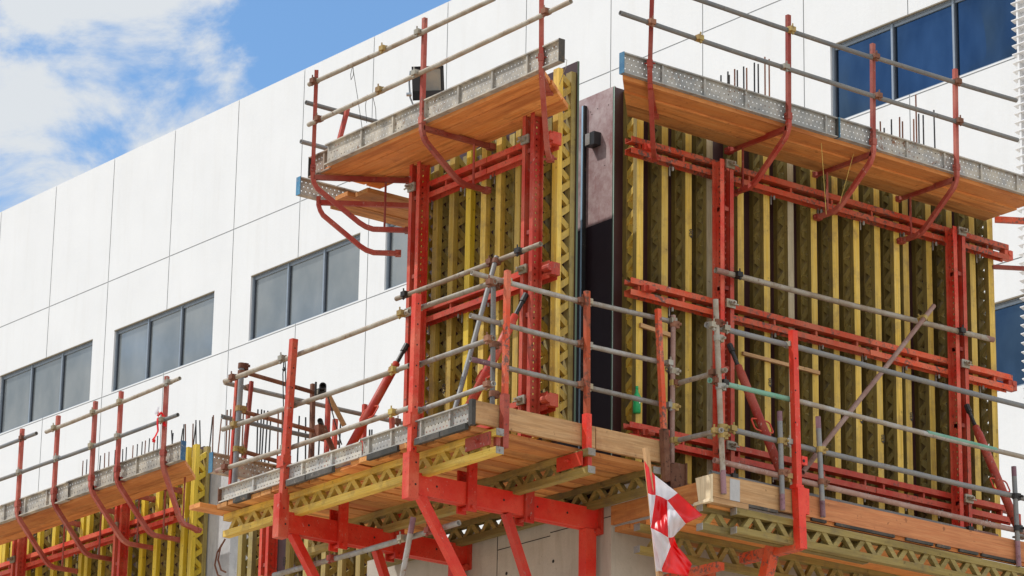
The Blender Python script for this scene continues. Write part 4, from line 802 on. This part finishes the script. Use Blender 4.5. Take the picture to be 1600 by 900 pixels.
tube('long grey middle rail of the lower right guardrail', pt(1130, 668, 'Y', -1.42), pt(1640, 788, 'Y', -1.42), 'galvanised_dark', cps=[(.02, 'brass_clamp'), (.18, 'clamp_steel')], group=GR, r=.026)
tube('long rust-red rail low in the lower right guardrail', pt(1116, 719, 'Y', -1.42), pt(1640, 840, 'Y', -1.42), 'tube_rusty', cps=[(.2, 'brass_clamp'), (.3, 'brass_clamp')], group=GR, r=.026)
tube('thin dark tube lying just above the lower right fascia board', pt(1110, 738, 'Y', -1.34), pt(1558, 838, 'Y', -1.34), 'galvanised_dark', cps=[(.07, 'black_steel'), (.89, 'black_steel')], group=GR, r=.021, tips=((.88, 1, "tube_rusty"),))
tube('rust-brown diagonal tube across the wide formwork', pt(1459, 478, 'Y', -.56), pt(1254, 738, 'Y', -1.38), 'tube_rusty', cps=[(.08, 'brass_clamp'), (.88, 'rust_brown')], r=.024)
tube('upper short tube joining the brown and pale standards', pt(1055, 600, 'Y', -.78), pt(1134, 578, 'Y', -1.52), 'galvanised_warm', cps=[(.05, 'rust_brown'), (.8, 'rust_brown')], group='short joining tubes')
tube('lower short tube joining the brown and pale standards', pt(1055, 689, 'Y', -.78), pt(1128, 672, 'Y', -1.52), 'galvanised', cps=[(.05, 'brass_clamp'), (.92, 'brass_clamp')], group='short joining tubes')
prop('red prop with handles in front of the first strongback of the wide formwork', (1.03, -.50, 10.50), (1.03, -1.22, 9.10), 'push-pull props')
prop('red prop at the right end of the wide formwork', (4.20, -.50, 10.48), (4.20, -1.18, 9.05), 'push-pull props')
mb = MB(); q = pt(1127, 772, 'Y', -1.46)
# timber laths nailed on the formwork
mb = MB(); a, b_ = pt(1160, 552, 'Y', -.225), pt(1280, 583, 'Y', -.225); mb.bar(a, b_, .03, .035); single('timber_lath', 'thin wooden lath nailed across the wide formwork beams', 'lath', mb, 'plank_pale_x')
mb = MB(); a, b_ = pt(1000, 508, 'Y', -.225), pt(1048, 524, 'Y', -.225); mb.bar(a, b_, .03, .04); single('timber_lath', 'short wooden lath on the formwork behind the leaning guard post', 'lath', mb, 'plank_pale_x')
# green bottle standing on the bottom waler
c_ = pt(995, 646, 'Y', -.27); T = thing('plastic_bottle', 'green plastic bottle standing on the lowest red waler', 'bottle', c_)
mb = MB(); mb.sweep([c_, c_+Z*.012, c_+Z*.10, c_+Z*.12, c_+Z*.16, c_+Z*.205, c_+Z*.24], [.033, .038, .036, .038, .038, .016, .013], 14); link('body', mb, 'bottle_green', T, smooth=True)
mb = MB(); mb.rod(c_+Z*.24, c_+Z*.262, .0155, 12); link('cap', mb, 'bottle_green', T)
mb = MB(); mb.box((c_[0]-.004, c_[1]-.0395, c_[2]+.09), (c_[0]+.008, c_[1]-.0375, c_[2]+.13)); link('label_mark', mb, 'green_label', T)
# ================================================================== FAR LOWER-LEFT DECK
GF = 'guard brackets of the distant deck'
pf = [(12.30, 12.18), (11.42, 12.17), (10.54, 12.17), (9.95, 12.17), (8.93, 12.14)]
for lb, (y, zt), dd in zip(('leftmost guard bracket of the distant lower left deck', 'second guard bracket from the left on the distant deck', 'third guard bracket from the left on the distant deck', 'guard bracket right of the middle one on the distant deck', 'guard bracket with the ribbon at the right end of the distant deck'), pf, ((1, 0), (1, 0), (1, 0), (1, -.0), (.8, .45))):
    bracket(lb, .6, y, zt, 11.10, dd, .50, 10.50, .92, GF, mat='red_dusky', arm=(11.10, .9 if dd[1] < .1 else .62), strut=.68 if dd[1] < .1 else .55, w=.05)
tube('top handrail tube of the distant deck, right length', pt(72, 675, 'X', .55), pt(281, 591, 'X', .55), 'galvanised_warm', cps=[.08, .38, .58, .93], group='handrail tubes of the distant deck')
tube('top handrail tube of the distant deck, left length', pt(-40, 714, 'X', .52), pt(57, 677, 'X', .52), 'galvanised_dark', cps=[(.8, 'rust_brown')], group='handrail tubes of the distant deck')
tube('lower handrail tube of the distant deck, right length', pt(-10, 753, 'X', .55), pt(278, 648, 'X', .55), 'galvanised_dark', cps=[.16, .37, .56, .70, .93], group='handrail tubes of the distant deck')
deck('plank deck on the distant brackets at the lower left', 'y', .70, 1.24, 8.60, 14.5, 11.10, .045, .18, 'plank_y', GD, skew=(.62, 0))
toe('perforated toe board of the distant deck with a dark blue end', (.67, 8.60, 11.08), (0, 1, 0), 2.6, .225, (-1, 0, 0), 'steel_board', ('blue_dark', None), group='steel toe boards', step=.06, hole=.016)
toe('perforated toe board of the distant deck at the left edge of the photo', (.64, 11.15, 11.06), (0, 1, 0), 3.6, .225, (-1, 0, 0), 'steel_board', (None, None), group='steel toe boards', step=.06, hole=.016)
# ribbon on the right distant post
mb = MB(); c_ = A3((.55, 8.93, 11.62)); random.seed(3)
for k in range(3):
    P = [c_+A3((-.05, 0, .04*k))]; 
    for j in range(5): P.append(P[-1]+A3((random.uniform(-.03, .03), random.uniform(-.09, .03), random.uniform(-.12, .05))))
    mb.mi = k % 2
    for a, b_ in zip(P[:-1], P[1:]): mb.bar(a, b_, .035, .004, up=X)
single('ribbon', 'red and white barrier ribbon tied round the right distant post', 'ribbon', mb, ['cloth_red', 'cloth_white'])
# rebar rows rising from the far wall
random.seed(11)
def rb(x, y, yb, X0, extra=0): a = pt(x, y, 'X', X0); b_ = pt(x, yb, 'X', X0); return ((a[0], a[1], b_[2]), a[2]-b_[2])
gx = [(130, 720), (136, 718), (146, 714), (156, 712), (165, 708), (172, 706), (180, 703), (193, 702), (198, 699), (208, 696), (215, 694), (222, 690), (227, 688), (233, 685), (241, 684), (247, 681)]
rebars('thin rebar of the row above the distant toe board', [rb(x, y, y+60, 1.95) for x, y in gx], 'rebars above the distant deck', .01, .008)
gx = [(268, 675), (274, 672), (280, 669), (288, 662), (293, 664), (301, 661), (303, 664), (310, 657), (317, 657), (328, 652), (335, 650), (342, 647)]
rebars('taller rebar right of the distant deck beside the concrete wall end', [rb(x, y, 730, 1.95) for x, y in gx], 'rebars over the concrete wall end', .05, .009)
gx = [(356, 641), (359, 640), (381, 640), (386, 630), (405, 640), (408, 640), (411, 641), (416, 642), (422, 655), (437, 642), (444, 640), (467, 650), (481, 652), (484, 652), (499, 660), (530, 660), (560, 664), (566, 672), (579, 672), (582, 672)]
rebars('dark rebar seen through the guardrails of the lower left platform', [rb(x, y, 760, 2.3) for x, y in gx], 'rebars behind the lower left platform', .02, .0105)
mb = MB(); mb.box((2.15, 8.61, 11.30), (2.16, 8.62, 11.31))
mb = MB(); g = [(692, 650), (700, 643), (709, 639), (720, 634)]; g2 = [(693, 652), (702, 650), (712, 646), (721, 642)]
mb.add([pt(*q, 'X', -2.08) for q in g]+[pt(*q, 'X', -2.02) for q in g2], [(0, 1, 5, 4), (1, 2, 6, 5), (2, 3, 7, 6)]); o = single('plastic_sheet', 'scrap of white sheet lying over the toe board near the corner standard', 'sheet', mb, 'white_sheet'); md = o.modifiers.new('thickness', 'SOLIDIFY'); md.thickness = .004
# ================================================================== FLAG
YF = -2.6
T = thing('checkered_flag', 'red and white checked flag on a rough timber stick, blowing to the right', 'flag', pt(1030, 900, 'Y', YF))
rows_px = [[(1022,300),(1076,370),(1195,475),(1325,580)],[(1042,465),(1080,478),(1140,512),(1235,620)],[(1054,590),(1058,655),(1150,700),(1182,688)],[(1062,672),(1112,870),(1158,740),(1198,752)],[(1083,876),(1116,882),(1247,896),(1268,842)]]
rows_px = [[(700+x*.3, 630+y*.3) for x, y in r_] for r_ in rows_px]
cells = [[0, 1, 0], [1, 0, 1], [0, 1, 0], [1, 0, 0]]
mb = MB(); K = 12; nx, ny = 3*K, 4*K
def fpt(i, j):
    ci, cj = min(i//K, 3), min(j//K, 2); a_, b_ = (i-ci*K)/K, (j-cj*K)/K; q = [np.array(rows_px[ci+di][cj+dj]) for di, dj in ((0, 0), (0, 1), (1, 0), (1, 1))]
    p_ = (q[0]*(1-b_)+q[1]*b_)*(1-a_)+(q[2]*(1-b_)+q[3]*b_)*a_; v_, u_ = i/ny, j/nx
    p_ = p_+np.array([math.sin(v_*9)*1.5*u_, math.sin(u_*7+v_*3)*1.8])
    dp = .20*u_*math.sin(5.2*v_+2.8*u_+.4)+.05*math.sin(11*u_+8*v_)*u_+.022*math.sin(23*v_+13*u_)*u_+.012*math.sin(41*u_-17*v_)*u_
    return pt(p_[0], p_[1], 'Y', YF-.02+dp)
mb.add([fpt(i, j) for i in range(ny+1) for j in range(nx+1)], [])
for i in range(ny):
    for j in range(nx): mb.f.append((i*(nx+1)+j, i*(nx+1)+j+1, (i+1)*(nx+1)+j+1, (i+1)*(nx+1)+j)); mb.m.append(cells[i//K][j//K])
o = link('cloth', mb, ['cloth_red', 'cloth_white'], T, smooth=True)
md = o.modifiers.new('thickness', 'SOLIDIFY'); md.thickness = .002
mb = MB(); a, b_ = pt(1009, 700, 'Y', YF+.03), pt(1031, 905, 'Y', YF+.03); mb.bar(a, b_+(b_-a)*4.9, .045, .035, up=Yv); link('stick', mb, 'plank_pale_z', T)
for Tq, P, rt in ((TL, (-.963, 1.33, 10.05), Z), (TL, (-.963, .58, 10.3), Z), (TL, (-.963, .81, 12.1), Z), (TB, (.137, bpx[2]+.03, 9.25), Z)):
    stamp(Tq, '420', P, Z, (0, 1, 0), .07)
for x, z in ((.45, 10.2), (.75, 11.6), (2.97, 10.15), (3.26, 10.0), (3.66, 10.3), (1.76, 10.3)):
    stamp(TR, '420', (x+.06, -.213, z), Z, (-1, 0, 0), .06)
# ================================================================== LIGHT, SKY, CAMERA
sun_dir = unit((-1, .97, 1.75)); el = math.asin(sun_dir[2]); az = math.atan2(sun_dir[0], sun_dir[1])
ld = bpy.data.lights.new('sun', 'SUN'); ld.energy = 3.85; ld.angle = R(.53); ld.color = (1, .965, .925)
lo = bpy.data.objects.new('sun', ld); COL.objects.link(lo)
from mathutils import Vector, Matrix
lo.rotation_euler = Vector(tuple(sun_dir)).to_track_quat('Z', 'Y').to_euler(); lo.location = (-60, 58, 105)
w = bpy.data.worlds.new('World'); S.world = w; w.use_nodes = True; t = w.node_tree; t.nodes.clear()
out = t.nodes.new('ShaderNodeOutputWorld'); bg = t.nodes.new('ShaderNodeBackground'); bg.inputs[1].default_value = .135
sky = t.nodes.new('ShaderNodeTexSky'); sky.sky_type = 'NISHITA'; sky.sun_disc = False; sky.sun_elevation = el; sky.sun_rotation = az % (2*math.pi); sky.air_density = 1.0; sky.dust_density = .6; sky.ozone_density = 1.4
tc = t.nodes.new('ShaderNodeTexCoord'); mp = t.nodes.new('ShaderNodeMapping'); mp.inputs['Scale'].default_value = (1, 1, 1.5); mp.inputs['Location'].default_value = (2.2, 1.1, .3); t.links.new(tc.outputs['Generated'], mp.inputs[0])
n1 = N(t, 'ShaderNodeTexNoise', Scale=17., Detail=13, Roughness=.60); n1.inputs['Distortion'].default_value = .35; t.links.new(mp.outputs[0], n1.inputs['Vector'])
d0 = unit(ray(90, 150)); dp = N(t, 'ShaderNodeVectorMath', operation='DOT_PRODUCT'); t.links.new(tc.outputs['Generated'], dp.inputs[0]); dp.inputs[1].default_value = tuple(d0)
r1 = N(t, 'ShaderNodeMapRange'); r1.inputs['From Min'].default_value = math.cos(R(4.4)); r1.inputs['From Max'].default_value = 1.; r1.inputs['To Min'].default_value = -.16; r1.inputs['To Max'].default_value = .16; t.links.new(dp.outputs['Value'], r1.inputs['Value'])
ad = N(t, 'ShaderNodeMath', operation='ADD'); t.links.new(n1.outputs['Fac'], ad.inputs[0]); t.links.new(r1.outputs[0], ad.inputs[1])
r3 = N(t, 'ShaderNodeMapRange'); r3.inputs['From Min'].default_value = math.cos(R(30)); r3.inputs['From Max'].default_value = math.cos(R(13)); r3.inputs['To Min'].default_value = .30; r3.inputs['To Max'].default_value = 0; t.links.new(dp.outputs['Value'], r3.inputs['Value'])  # extra cloud cover added away from the view to raise the ambient light
a0 = ad; ad = N(t, 'ShaderNodeMath', operation='ADD'); t.links.new(a0.outputs[0], ad.inputs[0]); t.links.new(r3.outputs[0], ad.inputs[1])
r2 = N(t, 'ShaderNodeMapRange', interpolation_type='SMOOTHSTEP'); r2.inputs['From Min'].default_value = .47; r2.inputs['From Max'].default_value = .66; t.links.new(ad.outputs[0], r2.inputs['Value'])
mx = N(t, 'ShaderNodeMix', data_type='RGBA'); t.links.new(r2.outputs[0], mx.inputs[0]); tn = mix(t, 1., sky.outputs[0], (1.07, 1.36, 1.54), 'MULTIPLY'); t.links.new(tn, mx.inputs[6]); 
dq = N(t, 'ShaderNodeVectorMath', operation='DOT_PRODUCT'); t.links.new(tc.outputs['Generated'], dq.inputs[0]); dq.inputs[1].default_value = tuple(unit((.35, -.93, .1)))
rq = N(t, 'ShaderNodeMapRange', interpolation_type='SMOOTHSTEP'); rq.inputs['From Min'].default_value = -.2; rq.inputs['From Max'].default_value = .75; t.links.new(dq.outputs['Value'], rq.inputs['Value'])
cc = mix(t, rq.outputs[0], (6.6, 6.95, 7.3), (11.0, 11.1, 11.1)); t.links.new(cc, mx.inputs[7])   # clouds opposite the sun brightened, out of view, as added fill light
t.links.new(mx.outputs[2], bg.inputs[0]); t.links.new(bg.outputs[0], out.inputs[0])
cd = bpy.data.cameras.new('camera'); cd.sensor_width = 36; cd.lens = F*36/1600; cd.clip_start = .5; cd.clip_end = 3000
co = bpy.data.objects.new('camera', cd); COL.objects.link(co)
M = Matrix.Identity(4)
for i in range(3): M[i][0], M[i][1], M[i][2], M[i][3] = _r[i], _u[i], -_fw[i], CAM[i]
co.matrix_world = M; S.camera = co
S.view_settings.view_transform = 'Standard'; S.view_settings.look = 'None'; S.view_settings.gamma = 1; S.view_settings.use_curve_mapping = False; S.view_settings.exposure = -0.28
S.render.engine = 'CYCLES'; S.cycles.max_bounces = 8; S.cycles.diffuse_bounces = 4; S.cycles.use_denoising = True
for o in COL.objects:
    if 'org' in o: del o['org']
